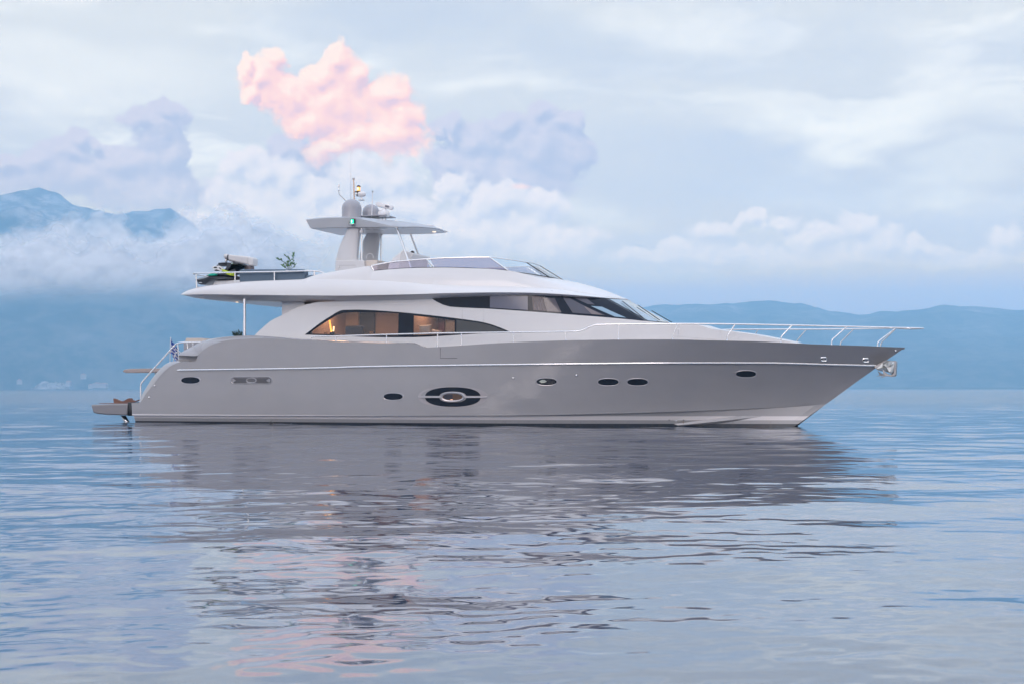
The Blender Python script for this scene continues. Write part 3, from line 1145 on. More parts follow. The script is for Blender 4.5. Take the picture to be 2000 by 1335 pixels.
# large eye-shaped window amidships
ew = hull_patch('oval_window', 884.5, 774, eye(68, 20.5, 44), 0.03, M_RIM, yacht, 0.002)
M_EYE = gelcoat('window_surround_paint', (0.47, 0.44, 0.45, 1), 0.3)
ew.data.materials[0] = M_EYE
for sgn in (-1, 1):
    outer = [(dx, dy) for dx, dy in eye(54.5, 19, 60) if dy * sgn > 2.2]
    outer.sort(key=lambda t: t[0])
    inner = [(dx, dy) for dx, dy in eye(27, 10.6, 44) if dy * sgn > 2.2]
    inner.sort(key=lambda t: t[0])
    ring = outer + [(27, 2.2 * sgn)] + inner[::-1] + [(-27, 2.2 * sgn)]
    ring = [(outer[0][0], 2.2 * sgn)] + outer + [(outer[-1][0], 2.2 * sgn), (27.5, 2.2 * sgn)] + inner[::-1] + [(-27.5, 2.2 * sgn)]
    # strips between outer and inner edge keep the crescent clean
    xs = np.linspace(-54, 54, 60)
    ox = np.array([p[0] for p in outer]); oy = np.array([abs(p[1]) for p in outer])
    ix = np.array([p[0] for p in inner]); iy = np.array([abs(p[1]) for p in inner])
    V, F = [], []
    for x in xs:
        hi = max(2.25, np.interp(x, ox, oy))
        lo = np.interp(x, ix, iy) if ix[0] <= x <= ix[-1] else 2.2
        lo = min(max(lo, 2.2), hi)
        for yv, o_ in ((hi, 0.006), (lo, 0.006)):
            V.append(on_hull(884.5 + x, 774 + sgn * yv, o_)[0])
    F = [(2 * i, 2 * i + 1, 2 * i + 3, 2 * i + 2) for i in range(len(xs) - 1)]
    mesh_obj('window_lobe', V, F, M_BGLASS, ew, True, None)
M_WARM = pbsdf('warm_cabin_glass', (0.13, 0.075, 0.05, 1), 0.06)[0]
cg = hull_patch('window_centre', 884.0, 774, eye(19.5, 6.4), 0.01, M_WARM, ew, 0.009)
ring_plate('window_ring', 884.0, 774, eye(24.5, 10.2, 36), eye(19.5, 6.4, 36), M_RIM, ew, 0.03, 0.010)
for s0, s1 in ((-67, -23), (23, 67)):
    rows = []
    for x in np.linspace(s0, s1, 8):
        p, n = on_hull(884.5 + x, 774)
        u = np.array([0, 0, 1.0])
        rows.append([p + u * 0.024, p + u * 0.02 + n * 0.03, p - u * 0.02 + n * 0.03, p - u * 0.024])
    mesh_obj('window_bar', *loft(rows), M_RIM, ew, True, 50)
M_DIM = pbsdf('dim_panel', (0.045, 0.042, 0.055, 1), 0.1)[0]
hull_patch('window_blind', 874.5, 773.8, [(-9, 0), (-5, -4.4), (9.5, -5.4), (9.5, 5.4), (-5, 4.2)], 0.002, M_DIM, ew, 0.0105)
M_GLOW = pbsdf('cabin_lamp', (1, .6, .4, 1), 0.5, emit=(1.0, 0.50, 0.28, 1), estr=1.2)[0]
hull_patch('cabin_lamp', 882, 779.3, [(-2.5, 0.4), (-2, -0.7), (2, -0.7), (2.5, 0.4)], 0.002, M_GLOW, ew, 0.0115)

# engine room vent
def stadium(a, b, k=10):
    out = []
    for i in range(k + 1):
        t = -math.pi / 2 + math.pi * i / k
        out.append((a - b + b * math.cos(t), b * math.sin(t)))
    for i in range(k + 1):
        t = math.pi / 2 + math.pi * i / k
        out.append((-(a - b) + b * math.cos(t), b * math.sin(t)))
    return out


M_VENT = pbsdf('vent_grey', (0.16, 0.155, 0.165, 1), 0.5)[0]
vent = hull_patch('air_vent', 491, 742, stadium(39, 5.9), 0.02, M_VENT, yacht, 0.002)
ring_plate('vent_rim', 491, 742, stadium(41.5, 7.4), stadium(38.5, 5.6), M_HULL2, vent, 0.02, 0.004)
ring_plate('vent_badge', 491, 742, eye(11, 5.6, 24), eye(8.2, 3.6, 24), M_HULL2, vent, 0.018, 0.006)
for dy in (-3.6, -1.2, 1.2, 3.6):
    for s0, s1 in ((-36, -9), (9, 36)):
        rows = []
        for x in np.linspace(s0, s1, 8):
            p, n = on_hull(491 + x, 742 + dy, 0.004)
            u = np.array([0, 0, 1.0])
            rows.append([p + u * 0.012, p + n * 0.018 - u * 0.004, p - u * 0.01])
        mesh_obj('vent_slat', *loft(rows), M_VENT, vent, True, 50)

for s_ in (-1, 1):
    hull_patch('vent_fin', 491 + s_ * 33, 742, [(-4 * s_, 0), (3 * s_, -4.4), (4.5 * s_, 0), (3 * s_, 4.4)], 0.01, M_HULL2, vent, 0.02)

# fairleads, bolts, drains
for px, py in ((1609, 700.4), (1691, 702.4)):
    fl = hull_patch('fairlead', px, py, stadium(5.2, 2.6, 6), 0.03, M_BLACK, yacht, 0.003)
    ring_plate('fairlead_rim', px, py, stadium(7.4, 4.2, 6), stadium(5.0, 2.4, 6), M_CHROME, fl, 0.03, 0.004)
    hull_patch('fairlead_plate', px + 0.6, py - 0.6, stadium(4.2, 1.6, 6), 0.01, M_RIM, fl, 0.006)
M_SHINY = pbsdf('bright_fitting', (0.85, 0.84, 0.82, 1), 0.25, metal=0.6)[0]
for px, py in ((1002.5, 737.3), (1126, 732), (302, 752.5), (291.5, 775), (1749, 684.4)):
    p, n = on_hull(px, py)
    v, f = lathe_vf([(0.035, -0.02), (0.035, 0.02), (0.02, 0.04), (0.001, 0.045)], (0, 0, 0), 12, 'y')
    v = [p + np.array([w[0], -w[1], w[2]]) for w in v]
    mesh_obj('hull_fitting', v, f, M_SHINY, yacht, True, 40)
for px, py in ((1307, 819.6), (1320.6, 820), (1335, 819.6)):
    hull_patch('drain_outlet', px, py, eye(1.9, 1.5, 12), 0.01, M_STEEL if px != 1320.6 else M_SHINY, yacht, 0.01)
M_RUST = pbsdf('rust_stain', (0.28, 0.19, 0.11, 1), 0.8)[0]
hull_patch('rust_streak', 1334.4, 825, [(-0.5, -5), (0.6, -5), (0.45, 4), (-0.3, 4.4)], 0.001, M_RUST, yacht, 0.003)
for px, py, r_ in ((530, 826.5, 0.075), (568, 828.5, 0.05)):
    p, n = on_hull(px, py)
    lathe('exhaust_outlet', [(r_, -0.05), (r_, 0.05), (r_ * 0.7, 0.05), (r_ * 0.7, -0.03)], p + np.array([0, 0.0, 0]), M_BLACK, yacht, 16, 'y')
M_YEL = pbsdf('underwater_lamp', (1, .8, .4, 1), 0.4, emit=(1.0, 0.72, 0.25, 1), estr=1.6)[0]
hull_patch('stern_lamp', 292, 829.0, eye(2.4, 1.3, 12), 0.01, M_YEL, yacht, 0.03)
# boarding gate outline in the bulwark
g0 = [(860, 678.5), (860, 699), (893, 698.6)]
gp = [on_hull(a, b, 0.002)[0] for a, b in g0]
tube('boarding_gate_seam', gp, 0.008, M_DIM, yacht, 6)


# ================================================================== superstructure
Z_UP = np.array([0, 0, 1.0])

# ---- deckhouse: traced side walls with the almond window left open
# half breadth of the house along the length (measured at pixel columns)
_hw = [(498, 2.52), (560, 2.52), (640, 2.50), (955, 2.46), (1030, 2.40), (1115, 2.26), (1200, 2.08), (1262, 1.96), (1330, 1.80), (1400, 1.58), (1470, 1.32), (1557, 0.95)]
_hwq = [P(px, 640, y) for px, y in _hw]
house_y = pchip([q[0] for q in _hwq], [y for _, y in _hw])


def hy(X, Z):
    return float(house_y(X)) - 0.05 * max(0.0, Z - 2.8)


_, hz_top, hX0, hX1 = curve([(498, 654), (504, 648), (511, 642), (520, 634), (529, 627), (540, 621), (551, 616), (562, 610), (574, 604), (584, 599.5), (592, 596.8), (603, 594), (622, 590), (685, 588),
                             (748, 586), (811, 582.5), (842, 581.5), (847, 585), (852.5, 589), (865, 595.2), (880, 599.2), (955, 603.2), (1030, 608.2), (1115, 614.7), (1200, 621.3), (1262, 627.3), (1307, 631),
                             (1360, 634), (1390, 642), (1408, 644.6), (1470, 653), (1512, 660.6), (1557, 669.8)], hy)
_, wz_hi, wX0, wX1 = curve([(596, 653), (609, 643), (622, 633), (636, 623.5), (649, 615.5), (659, 609.5), (670, 605.6), (695, 605), (727, 606), (769, 608.8), (811, 612.7), (874, 619.6), (916, 625), (940, 628.6), (958, 633), (979, 640.6), (997, 648.2)], hy)
_, wz_lo, _, _ = curve([(596, 653.6), (664, 655.6), (706, 657.5), (758, 658.5), (811, 658.3), (874, 655.2), (937, 651.2), (997, 648.6)], hy)
_, pz_hi, pX0, _ = curve([(606, 651.3), (609.5, 647.5), (624, 637), (646, 623), (659, 615.5), (673, 611), (700, 610), (740, 610.5), (778, 612), (808, 616.5), (850, 621), (888, 626)], hy)
_, pz_lo, _, _ = curve([(606, 651.6), (650, 653.0), (706, 654.6), (778, 655.2), (808, 655), (850, 653.5), (888, 652)], hy)


def colX(px, py=640):
    return P(px, py, hy)[0]


def wallpt(X, Z, out=0.0):
    return np.array([X, -hy(X, Z) - out, Z])


def build_deckhouse():
    base = lambda X: min(float(z_sheer(X)) - 0.06 if X > XA + 2 else 2.6, float(hz_top(X)))
    xs = sorted(set(list(np.linspace(hX0, hX1, 150)) + [wX0, wX1] + [colX(p) for p in (499, 501, 505, 845, 850, 858, 597, 600, 990, 995, 778, 808)]))
    low, up, full1, full2 = [], [], [], []
    for X in xs:
        b = base(X); t = float(hz_top(X))
        b = min(b, t - 0.002)
        if wX0 - 1e-6 <= X <= wX1 + 1e-6:
            lo, hi = float(wz_lo(X)), float(wz_hi(X))
            low.append([wallpt(X, b + (lo - b) * k / 3) for k in range(4)])
            up.append([wallpt(X, hi + (t - hi) * k / 5) for k in range(6)])
        if X <= wX0 + 1e-6:
            full1.append([wallpt(X, b + (t - b) * k / 8) for k in range(9)])
        if X >= wX1 - 1e-6:
            full2.append([wallpt(X, b + (t - b) * k / 8) for k in range(9)])
    roofrows = []
    for X in xs:
        if X < colX(850): continue
        t = float(hz_top(X))
        y = hy(X, t)
        roofrows.append([np.array([X, -y * math.cos(a) if 0 else -y * k, t + 0.05 * (1 - abs(k))]) for k, a in ((1, 0), (0.96, 0), (0.5, 0), (0, 0), (-0.5, 0), (-0.96, 0), (-1, 0))])
    near = join(loft(low), loft(up), loft(full1), loft(full2))
    e = roofrows[-1]
    endp = loft([e, [p - np.array([-0.01, 0, 0.4]) for p in e]])
    o = mesh_obj('deckhouse', *join(near, mirror_vf(*near), loft(roofrows), endp), M_WHITE, yacht, True, 35)
    return o


deckhouse = build_deckhouse()
# rounded fashion plate edge at the aft end of each wall, and the aft bulkhead
edge = [wallpt(colX(p[0], p[1]), P(p[0], p[1], hy)[2]) for p in [(499, 653.5), (511, 642), (529, 627), (551, 616), (574, 604), (592, 596.8), (603, 594)]]
edge = smooth_path(edge, 5)
er = loft([[p, p + np.array([-0.015, 0.04, 0.015]), p + np.array([-0.01, 0.14, 0.01]), p + np.array([0.12, 0.16, -0.1])] for p in edge])
both('fashion_plate', er, M_WHITE, deckhouse)
bx = P(550.5, 600, 2.02)
sal_z0, sal_z1 = 1.95, 4.13
mesh_obj('aft_bulkhead', *join(([np.array([bx[0], -2.02, 2.0]), np.array([bx[0], 2.02, 2.0]), np.array([bx[0], 2.02, 4.3]), np.array([bx[0], -2.02, 4.3])], [(0, 1, 2, 3)]),
                               ([np.array([bx[0], -2.02, 2.0]), np.array([bx[0] + 0.95, -2.1, 2.0]), np.array([bx[0] + 0.95, -2.1, 4.3]), np.array([bx[0], -2.02, 4.3])], [(0, 1, 2, 3)]),
                               ([np.array([bx[0], 2.02, 2.0]), np.array([bx[0] + 0.95, 2.1, 2.0]), np.array([bx[0] + 0.95, 2.1, 4.3]), np.array([bx[0], 2.02, 4.3])], [(0, 1, 2, 3)])), M_WHITE, deckhouse, False)
# panel seams and the small side locker on the fore trunk
for a, b in (((903, 601), (903, 625)), ((945, 604), (945, 630))):
    tube('panel_seam', [P(*a, hy) + np.array([0, -0.002, 0]), P(*b, hy) + np.array([0, -0.002, 0])], 0.006, M_LGREY, deckhouse, 6)
tube('trunk_seam', [P(x, y, hy) + np.array([0, -0.003, 0]) for x, y in ((1313, 634), (1316, 656), (1360, 659.5), (1407, 662.8), (1407, 645.5))], 0.007, M_LGREY, deckhouse, 6)
tube('panel_seam', [P(x, y, hy) + np.array([0, -0.002, 0]) for x, y in ((606, 598.5), (680, 596.5), (760, 595.5), (840, 593.5))], 0.006, M_LGREY, deckhouse, 6)
pr = [P(x, y, hy) + np.array([0, -0.008, 0]) for x, y in ((1321.5, 641.5), (1328.2, 641.5), (1328.2, 654.6), (1321.5, 654.6))]
bevelled(mesh_obj('vent_louvre', pr + [p + np.array([0, 0.05, 0]) for p in pr], [(0, 1, 2, 3), (0, 4, 5, 1), (1, 5, 6, 2), (2, 6, 7, 3), (3, 7, 4, 0)], M_WHITE2, deckhouse, True, 30), 0.01)
pr = [P(x, y, hy) + np.array([0, -0.012, 0]) for x, y in ((1323.2, 643.5), (1326.6, 643.5), (1326.6, 652.6), (1323.2, 652.6))]
mesh_obj('louvre_grille', pr, [(0, 1, 2, 3)], M_LGREY, deckhouse, False)


# ---- saloon window: black surround, see-through panes, rooms behind
def build_saloon_window():
    A1, B1, A2, B2 = pX0, colX(778), colX(808), colX(888)
    xs = sorted(set(list(np.linspace(wX0, wX1, 120)) + [A1, B1, A2, B2]))
    strips = []

    def seg(x0, x1, lo, hi, out=0.006, n=2):
        r = [[wallpt(X, lo(X) + (hi(X) - lo(X)) * k / n, out) for k in range(n + 1)] for X in xs if x0 - 1e-9 <= X <= x1 + 1e-9]
        return loft(r)
    lo, hi, pl_, ph_ = (lambda X: float(wz_lo(X))), (lambda X: float(wz_hi(X))), (lambda X: float(pz_lo(X))), (lambda X: float(pz_hi(X)))
    parts = [seg(wX0, A1, lo, hi), seg(A1, B1, lo, pl_), seg(A1, B1, ph_, hi), seg(B1, A2, lo, hi), seg(A2, B2, lo, pl_), seg(A2, B2, ph_, hi), seg(B2, wX1, lo, hi)]
    w = mesh_obj('saloon_window', *join(*parts), M_BGLASS, yacht, True, None)
    for a, b in ((A1, B1), (A2, B2)):
        mesh_obj('window_pane', *seg(a, b, pl_, ph_, 0.003), M_SALOON, w, True, None)
    # dark forward section, a shade lighter than the border
    mesh_obj('smoked_panel', *seg(B2 + 0.02, colX(990), lambda X: lo(X) + 0.03, lambda X: max(lo(X) + 0.031, hi(X) - 0.05), 0.010), M_DARKPANE, w, True, None)
    # far side: closed smoked glass
    v, f = seg(wX0, wX1, lo, hi, 0.006)
    mesh_obj('saloon_window', *mirror_vf(v, f), M_BGLASS, yacht, True, None)
    return w


build_saloon_window()

# saloon interior: floor, ceiling and panelled back wall
M_ROOM = pbsdf('saloon_panelling', (0.36, 0.28, 0.26, 1), 0.6)[0]
M_ROOM2 = pbsdf('saloon_curtain', (0.42, 0.34, 0.27, 1), 0.8)[0]
M_NAVY = pbsdf('navy_cushion', (0.07, 0.08, 0.12, 1), 0.8)[0]
M_WINE = pbsdf('wine_red_screen', (0.20, 0.055, 0.075, 1), 0.4)[0]
M_OAK = pbsdf('oak_shelf', (0.42, 0.25, 0.14, 1), 0.5)[0]
rx0, rx1 = colX(592) + 0.25, colX(1000) + 0.2
ry0, ry1 = -2.30, 0.35
rm = [np.array([x, y, z]) for x in (rx0, rx1) for y in (ry0, ry1) for z in (sal_z0, sal_z1)]
room = mesh_obj('saloon', rm, [(1, 3, 7, 5), (2, 6, 7, 3), (0, 2, 3, 1), (4, 5, 7, 6), (0, 4, 6, 2)], M_ROOM, yacht, False, recalc=False)
xm = colX(793)
mesh_obj('saloon_partition', *box_vf((xm, -0.95, 3.0), (0.12, 2.55, 2.2)), M_ROOM, room, False)


def inwall(px, py, Y=0.30):
    return P(px, py, -Y)


def panel(name, px0, py0, px1, py1, Y, mat, parent, t=0.05):
    a, b = P(px0, py1, -Y), P(px1, py0, -Y)
    return box(name, ((a[0] + b[0]) / 2, Y + t / 2, (a[2] + b[2]) / 2), (abs(b[0] - a[0]), t, abs(b[2] - a[2])), mat, parent, 0.01)


panel('curtain', 673, 609, 700, 652, 0.28, M_ROOM2, room)
panel('dark_panel', 702, 609, 732, 652, 0.29, M_NAVY, room)
panel('wine_screen', 838, 616, 868, 655, 0.20, M_WINE, room)
panel('bright_panel', 816, 612, 890, 622, -0.2, M_ROOM2, room)
panel('grey_panel', 870, 620, 900, 655, 0.10, M_DGREY, room)
lamp_mat = pbsdf('lamp_glow', (1, .6, .2, 1), 0.5, emit=(1.0, 0.42, 0.06, 1), estr=2.6)[0]
lamp_mat2 = pbsdf('lamp_bulb', (1, .8, .5, 1), 0.5, emit=(1.0, 0.72, 0.36, 1), estr=3.0)[0]
sz = P(640, 652.6, 2.15)[2]
# window shelf
a, b = P(612, 653, 2.28), P(776, 655, 2.28)
box('window_shelf', ((a[0] + b[0]) / 2 + 0.1, -2.12, sz - 0.06), (b[0] - a[0] - 0.2, 0.34, 0.05), M_OAK, room)
a, b = P(812, 655, 2.25), P(884, 652, 2.25)
box('window_shelf', ((a[0] + b[0]) / 2, -2.10, P(812, 654, 2.1)[2] - 0.03), (b[0] - a[0], 0.36, 0.05), M_OAK, room)
shz = P(812, 654, 2.1)[2] - 0.005


def strip_lamp(px0, py0, px1, py1, Y, r, mat, label):
    t = empty('table_lamp', (P(px1, py1, Y)[0], -Y, sz - 0.035), label, 'lamp')
    o = np.array(t.location)
    tube('lamp_tube', [P(px0, py0, Y) - o, P(px1, py1, Y) - o], r, mat, t, 8)
    bb = P(px1, py1, Y) - o
    lathe('lamp_foot', [(0.07, 0), (0.07, 0.02), (0.02, max(0.03, bb[2] + 0.02))], (bb[0], bb[1], 0), M_BLACK, t, 14)
    return t


strip_lamp(643.6, 625.5, 647, 648.5, 2.08, 0.030, lamp_mat, 'slanting orange glowing strip lamp in the aft corner of the saloon window')
strip_lamp(652, 637.5, 651, 647.5, 2.10, 0.026, lamp_mat2, 'short upright white glowing tube lamp beside the orange strip lamp')
for nm, px, py, Y, en, colr, sx in (('aft_fill_light', 655, 606, 1.3, 24.0, (1.0, 0.55, 0.25), 0.6), ('saloon_fill_light', 730, 604, 1.2, 17.0, (1.0, 0.66, 0.44), 1.2), ('cabin_fill_light', 838, 604, 1.3, 28.0, (1.0, 0.60, 0.34), 0.9)):  # unseen area lights, added to warm the rooms behind the panes
    al_ = bpy.data.lights.new(nm, 'AREA'); al_.energy = en; al_.color = colr; al_.size = sx
    ao = bpy.data.objects.new(nm, al_); COL.objects.link(ao)
    p = P(px, py, Y)
    ao.location = (p[0], -Y, 4.08)

# furniture behind the glass
a, b = P(680, 652.5, 1.7), P(716, 636, 1.7)
sofa = empty('armchair', ((a[0] + b[0]) / 2, -1.7, sal_z0), 'dark navy armchair behind the aft pane of the saloon window', 'armchair')
w_ = b[0] - a[0]
box('seat', (0, 0.1, 0.35), (w_, 0.7, 0.3), M_NAVY, sofa, 0.05)
box('backrest', (0, -0.2, (b[2] - sal_z0) / 2 + 0.1), (w_ * 0.96, 0.2, b[2] - sal_z0 - 0.2), M_NAVY, sofa, 0.07)
for s_ in (-1, 1):
    box('armrest', (s_ * w_ * .46, 0.1, 0.5), (0.14, 0.7, 0.5), M_NAVY, sofa, 0.04)
    for t_ in (-.2, .35): box('leg', (s_ * w_ * .4, t_, 0.1), (0.05, 0.05, 0.2), M_BLACK, sofa)


def cushion(name, px0, py0, px1, py1, Y, tilt, mat, label):
    a, b = P(px0, py1, Y), P(px1, py0, Y)
    w, h = b[0] - a[0], b[2] - a[2]
    V, F = [], []
    n = 9
    for s_ in (1, -1):
        for i in range(n):
            for j in range(n):
                u, v = i / (n - 1) * 2 - 1, j / (n - 1) * 2 - 1
                pinch = 1 - 0.10 * (1 - abs(v) ** 2) * abs(u) ** 4
                pin2 = 1 - 0.10 * (1 - abs(u) ** 2) * abs(v) ** 4
                V.append(np.array([u * w / 2 * pinch, s_ * 0.11 * (1 - u ** 4) * (1 - v ** 4), h / 2 + v * h / 2 * pin2]))
    for s_ in (0, 1):
        for i in range(n - 1):
            for j in range(n - 1):
                k = s_ * n * n
                F.append((k + i * n + j, k + (i + 1) * n + j, k + (i + 1) * n + j + 1, k + i * n + j + 1))
    o = mesh_obj(name, V, F, mat, None, True, None)
    o.location = ((a[0] + b[0]) / 2, -Y, a[2])
    o.rotation_euler = (0, tilt, 0)
    return tag(o, label, 'cushion')


M_PILLOW = pbsdf('pillow_cloth', (0.78, 0.74, 0.70, 1), 0.9)[0]
cushion('pillow', 818.5, 634, 844, 653, 2.0, -0.06, M_PILLOW, 'white square pillow standing behind the forward pane of the saloon window')
cushion('pillow', 841, 644, 863, 653, 1.85, 0.18, M_PILLOW, 'white flat pillow lying beside the square one in the saloon')
c = P(879, 652.5, 1.95)
o = lathe('bowl', [(0.05, 0), (0.07, 0.01), (0.11, 0.06), (0.13, 0.12), (0.12, 0.12), (0.09, 0.06)], (0, 0, 0), M_PILLOW, None, 20)
o.location = (c[0], c[1], shz)
tag(o, 'pale bowl on the shelf inside the forward saloon pane', 'bowl')
for px, lab, mt in ((636, 'small amber box on the window shelf next to the orange lamp', M_OAK), (725.5, 'small amber cup on the window shelf, in the middle of the long pane', M_OAK)):
    c = P(px, 651, 2.1)
    o = lathe('cup', [(0.05, 0), (0.06, 0.0), (0.07, 0.11), (0.06, 0.11), (0.05, 0.02)], (0, 0, 0), mt, None, 16)
    o.location = (c[0], c[1], sz - 0.035)
    tag(o, lab.replace('box', 'cup'), 'cup')

# ---- flybridge: overhang, coaming and forward roof in one body
_leY, _leZ, fX0, fX1 = curve([(352.6, 576, 2.25), (358, 576, 2.38), (370, 576, 2.54), (390, 575.7, 2.68), (412, 575.6, 2.76), (470, 576.4, 2.84), (520, 577, 2.86), (580, 577.6, 2.86), (685, 578, 2.86), (790, 576, 2.82), (895, 573, 2.72),
                              (955, 572, 2.62), (1030, 572.4, 2.42), (1105, 576, 2.06), (1155, 580, 1.66), (1190, 583, 1.18), (1210, 584.2, 0.75), (1225, 585, 0.0)])
_teY, _teZ, _, _ = curve([(352.8, 575.6, 2.25), (363, 569, 2.30), (376, 564.5, 2.42), (399, 559, 2.52), (421, 556, 2.56), (466, 551, 2.58), (502, 549, 2.56), (538, 547.7, 2.54), (592, 545.5, 2.50), (603, 541.5, 2.48), (612, 538.5, 2.46),
                          (633, 534, 2.44), (655, 530, 2.42), (700, 523, 2.38), (721, 519.8, 2.36), (725, 523, 2.36), (729.5, 529, 2.36), (758, 526.6, 2.34), (803, 523.8, 2.30), (863, 522.8, 2.22), (916, 524, 2.12), (992, 528.4, 1.95),
                          (1030, 537, 1.80), (1072, 549, 1.60), (1120, 561, 1.32), (1165, 571, 0.98), (1195, 578, 0.62), (1224, 584.6, 0.0)])
_mY, _mZ, _, _ = curve([(352.7, 575.8, 2.25), (376, 565, 2.46), (421, 557, 2.62), (502, 550, 2.64), (592, 547, 2.62), (640, 546.6, 2.62), (685, 547.4, 2.61), (740, 549, 2.58), (790, 552, 2.54), (842, 556, 2.46), (900, 558.5, 2.36), (1000, 560, 2.12), (1072, 563, 1.86), (1150, 574, 1.36), (1195, 580.5, 0.80), (1224.5, 584.8, 0.0)])
_, _rcZ, _, rc1 = curve([(1000, 531, 0), (1060, 538, 0), (1092, 545, 0), (1130, 552.5, 0), (1167, 562.5, 0), (1192, 571, 0), (1225, 584.4, 0)])
Xglass = P(1000, 532, 1.9)[0]


def build_flybridge():
    t = np.linspace(0, 1, 190)
    xs = fX0 + (fX1 - fX0) * (t)
    xs = np.concatenate([xs[:-1], fX1 - (fX1 - xs[-2]) * np.array([0.6, 0.35, 0.18, 0.08, 0.03, 0.0])])
    xs = np.concatenate([fX0 + (xs[1] - fX0) * np.array([0, .25, .5]), xs[1:]])
    xs = np.unique(np.concatenate([xs, [P(px, 525, 2.36)[0] for px in (721, 725, 729.5)]]))
    rows = []
    for X in xs:
        ly, lz, my, mz, ty, tz = [float(f(X)) for f in (_leY, _leZ, _mY, _mZ, _teY, _teZ)]
        mz = min(mz, tz - 0.001) if tz > lz + 0.01 else tz
        k = float(np.clip((X - fX0) / 1.4, 0, 1)) ** 0.6
        kf = float(np.clip((fX1 - X) / 0.9, 0, 1))
        step = 0.035 * float(np.clip((X - P(597, 547, 2.6)[0]) / 0.4, 0, 1) * np.clip((P(860, 556, 2.5)[0] - X) / 1.5, 0, 1))
        fwd = float(np.clip((X - (Xglass - 0.9)) / 0.9, 0, 1))
        zc = (tz - 0.42) * (1 - fwd) + float(_rcZ(X)) * fwd
        aftk = float(np.clip((X - fX0) / 1.0, 0, 1))
        if fwd == 0: zc = tz - 0.42 * aftk
        drop = 0.17 * k * kf
        inset = min(0.5, ly * 0.3)
        r = [np.array([X, 0, lz - drop]), np.array([X, -(ly - inset) * .55, lz - drop]), np.array([X, -(ly - inset), lz - drop]), np.array([X, -(ly - 0.03), lz - 0.012 * k]), np.array([X, -ly, lz + 0.012 * k])]
        for s in (0.25, 0.5, 0.75):
            bul = 0.05 * math.sin(math.pi * s) * k * kf
            r.append(np.array([X, -(ly + (my - ly) * s) - bul, lz + 0.012 * k + (mz - lz - 0.012 * k) * s]))
        r.append(np.array([X, -my, mz]))
        r.append(np.array([X, -my + step, mz + 0.006]))
        for s in (0.33, 0.66):
            bul = 0.03 * math.sin(math.pi * s)
            r.append(np.array([X, -(my - step + (ty - my + step) * s) - bul * kf * k, mz + 0.006 + (tz - mz - 0.006) * s]))
        r.append(np.array([X, -ty, tz]))
        if fwd < 0.5:
            iy = ty - 0.12 * aftk - 0.001
            r.append(np.array([X, -iy, tz]))
            r.append(np.array([X, -(iy - 0.03 * aftk), tz - 0.05 * aftk]))
            r.append(np.array([X, -(iy - 0.05 * aftk), zc * (1 - fwd) + tz * fwd if fwd else zc]))
            r.append(np.array([X, 0, zc]))
        else:
            for s in (0.15, 0.40, 0.70, 1.0):
                a = s * math.pi / 2
                r.append(np.array([X, -ty * (1 - s), tz + (float(_rcZ(X)) - tz) * math.sin(a)]))
        rows.append(r)
    near = loft(rows)
    return mesh_obj('flybridge', *join(near, mirror_vf(*near)), M_WHITE, yacht, True, 32)


flybridge = build_flybridge()
# downlight in the overhang
p = P(463, 590, 1.2)
lathe('downlight', [(0.05, -0.02), (0.05, 0.0), (0.035, 0.0), (0.03, 0.02)], (p[0], -1.2, float(_leZ(p[0])) - 0.175), pbsdf('downlight_glow', (1, .8, .6, 1), .4, emit=(1, .75, .5, 1), estr=1.0)[0], flybridge, 14)
# pillars carrying the overhang
for s_ in (1, -1):
    a, b = P(477.6, 656, 2.45), P(477.6, 580, 2.45)
    tube('support_pillar', [np.array([a[0], -2.45 * s_, a[2] - 0.5]), np.array([a[0], -2.45 * s_, float(_leZ(a[0])) - 0.02])], 0.05, M_CHROME, yacht, 14)

# ---- upper deck window band and windscreen
_lo = [(842.5, 582.2, 2.42), (846, 585, 2.42), (852.5, 589.2, 2.42), (865, 595.2, 2.42), (880, 599.2, 2.42), (955, 603.2, 2.40), (1030, 608.2, 2.33), (1115, 614.7, 2.14), (1200, 621.3, 1.86), (1262, 627.3, 1.58), (1290, 630, 1.0), (1307, 631.5, 0.0)]
_up = [(842.5, 581.4, 2.42), (848, 578.5, 2.42), (855, 576.5, 2.42), (866, 574.5, 2.42), (880, 573.5, 2.40), (955, 571.5, 2.36), (1030, 571.8, 2.24), (1092, 575, 1.98), (1142, 579, 1.66), (1180, 582, 1.34), (1207, 584, 0.82), (1224, 585.2, 0.0)]
_lo3 = [P(*p) for p in _lo]; _up3 = [P(*p) for p in _up]
_pk = [p[0] for p in _lo]


def band(s, v, out=0.0):
    """s: pixel column along the lower edge, v: 0 bottom .. 1 top"""
    l = np.array([np.interp(s, _pk, [q[k] for q in _lo3]) for k in range(3)])
    u = np.array([np.interp(s, _pk, [q[k] for q in _up3]) for k in range(3)])
    p = l + (u - l) * v
    e = 3.0
    l2 = np.array([np.interp(min(s + e, 1307), _pk, [q[k] for q in _lo3]) for k in range(3)]) - np.array([np.interp(s - e, _pk, [q[k] for q in _lo3]) for k in range(3)])
    n = np.cross(l2, u - l)
    n = n / (np.linalg.norm(n) + 1e-9)
    if n[1] > 0.2 or (abs(n[1]) <= 0.2 and n[0] < 0): n = -n
    return p + n * out


def band_patch(s0, s1, v0, v1, out, n=8, t0=None, t1=None):
    """quad patch; t0,t1: columns of its upper edge when it is slanted"""
    t0 = s0 if t0 is None else t0
    t1 = s1 if t1 is None else t1
    rows = []
    for i in range(n + 1):
        a = i / n
        b, t = s0 + (s1 - s0) * a, t0 + (t1 - t0) * a
        rows.append([band(b + (t - b) * k / 3, v0 + (v1 - v0) * k / 3, out) for k in range(4)])
    return loft(rows)


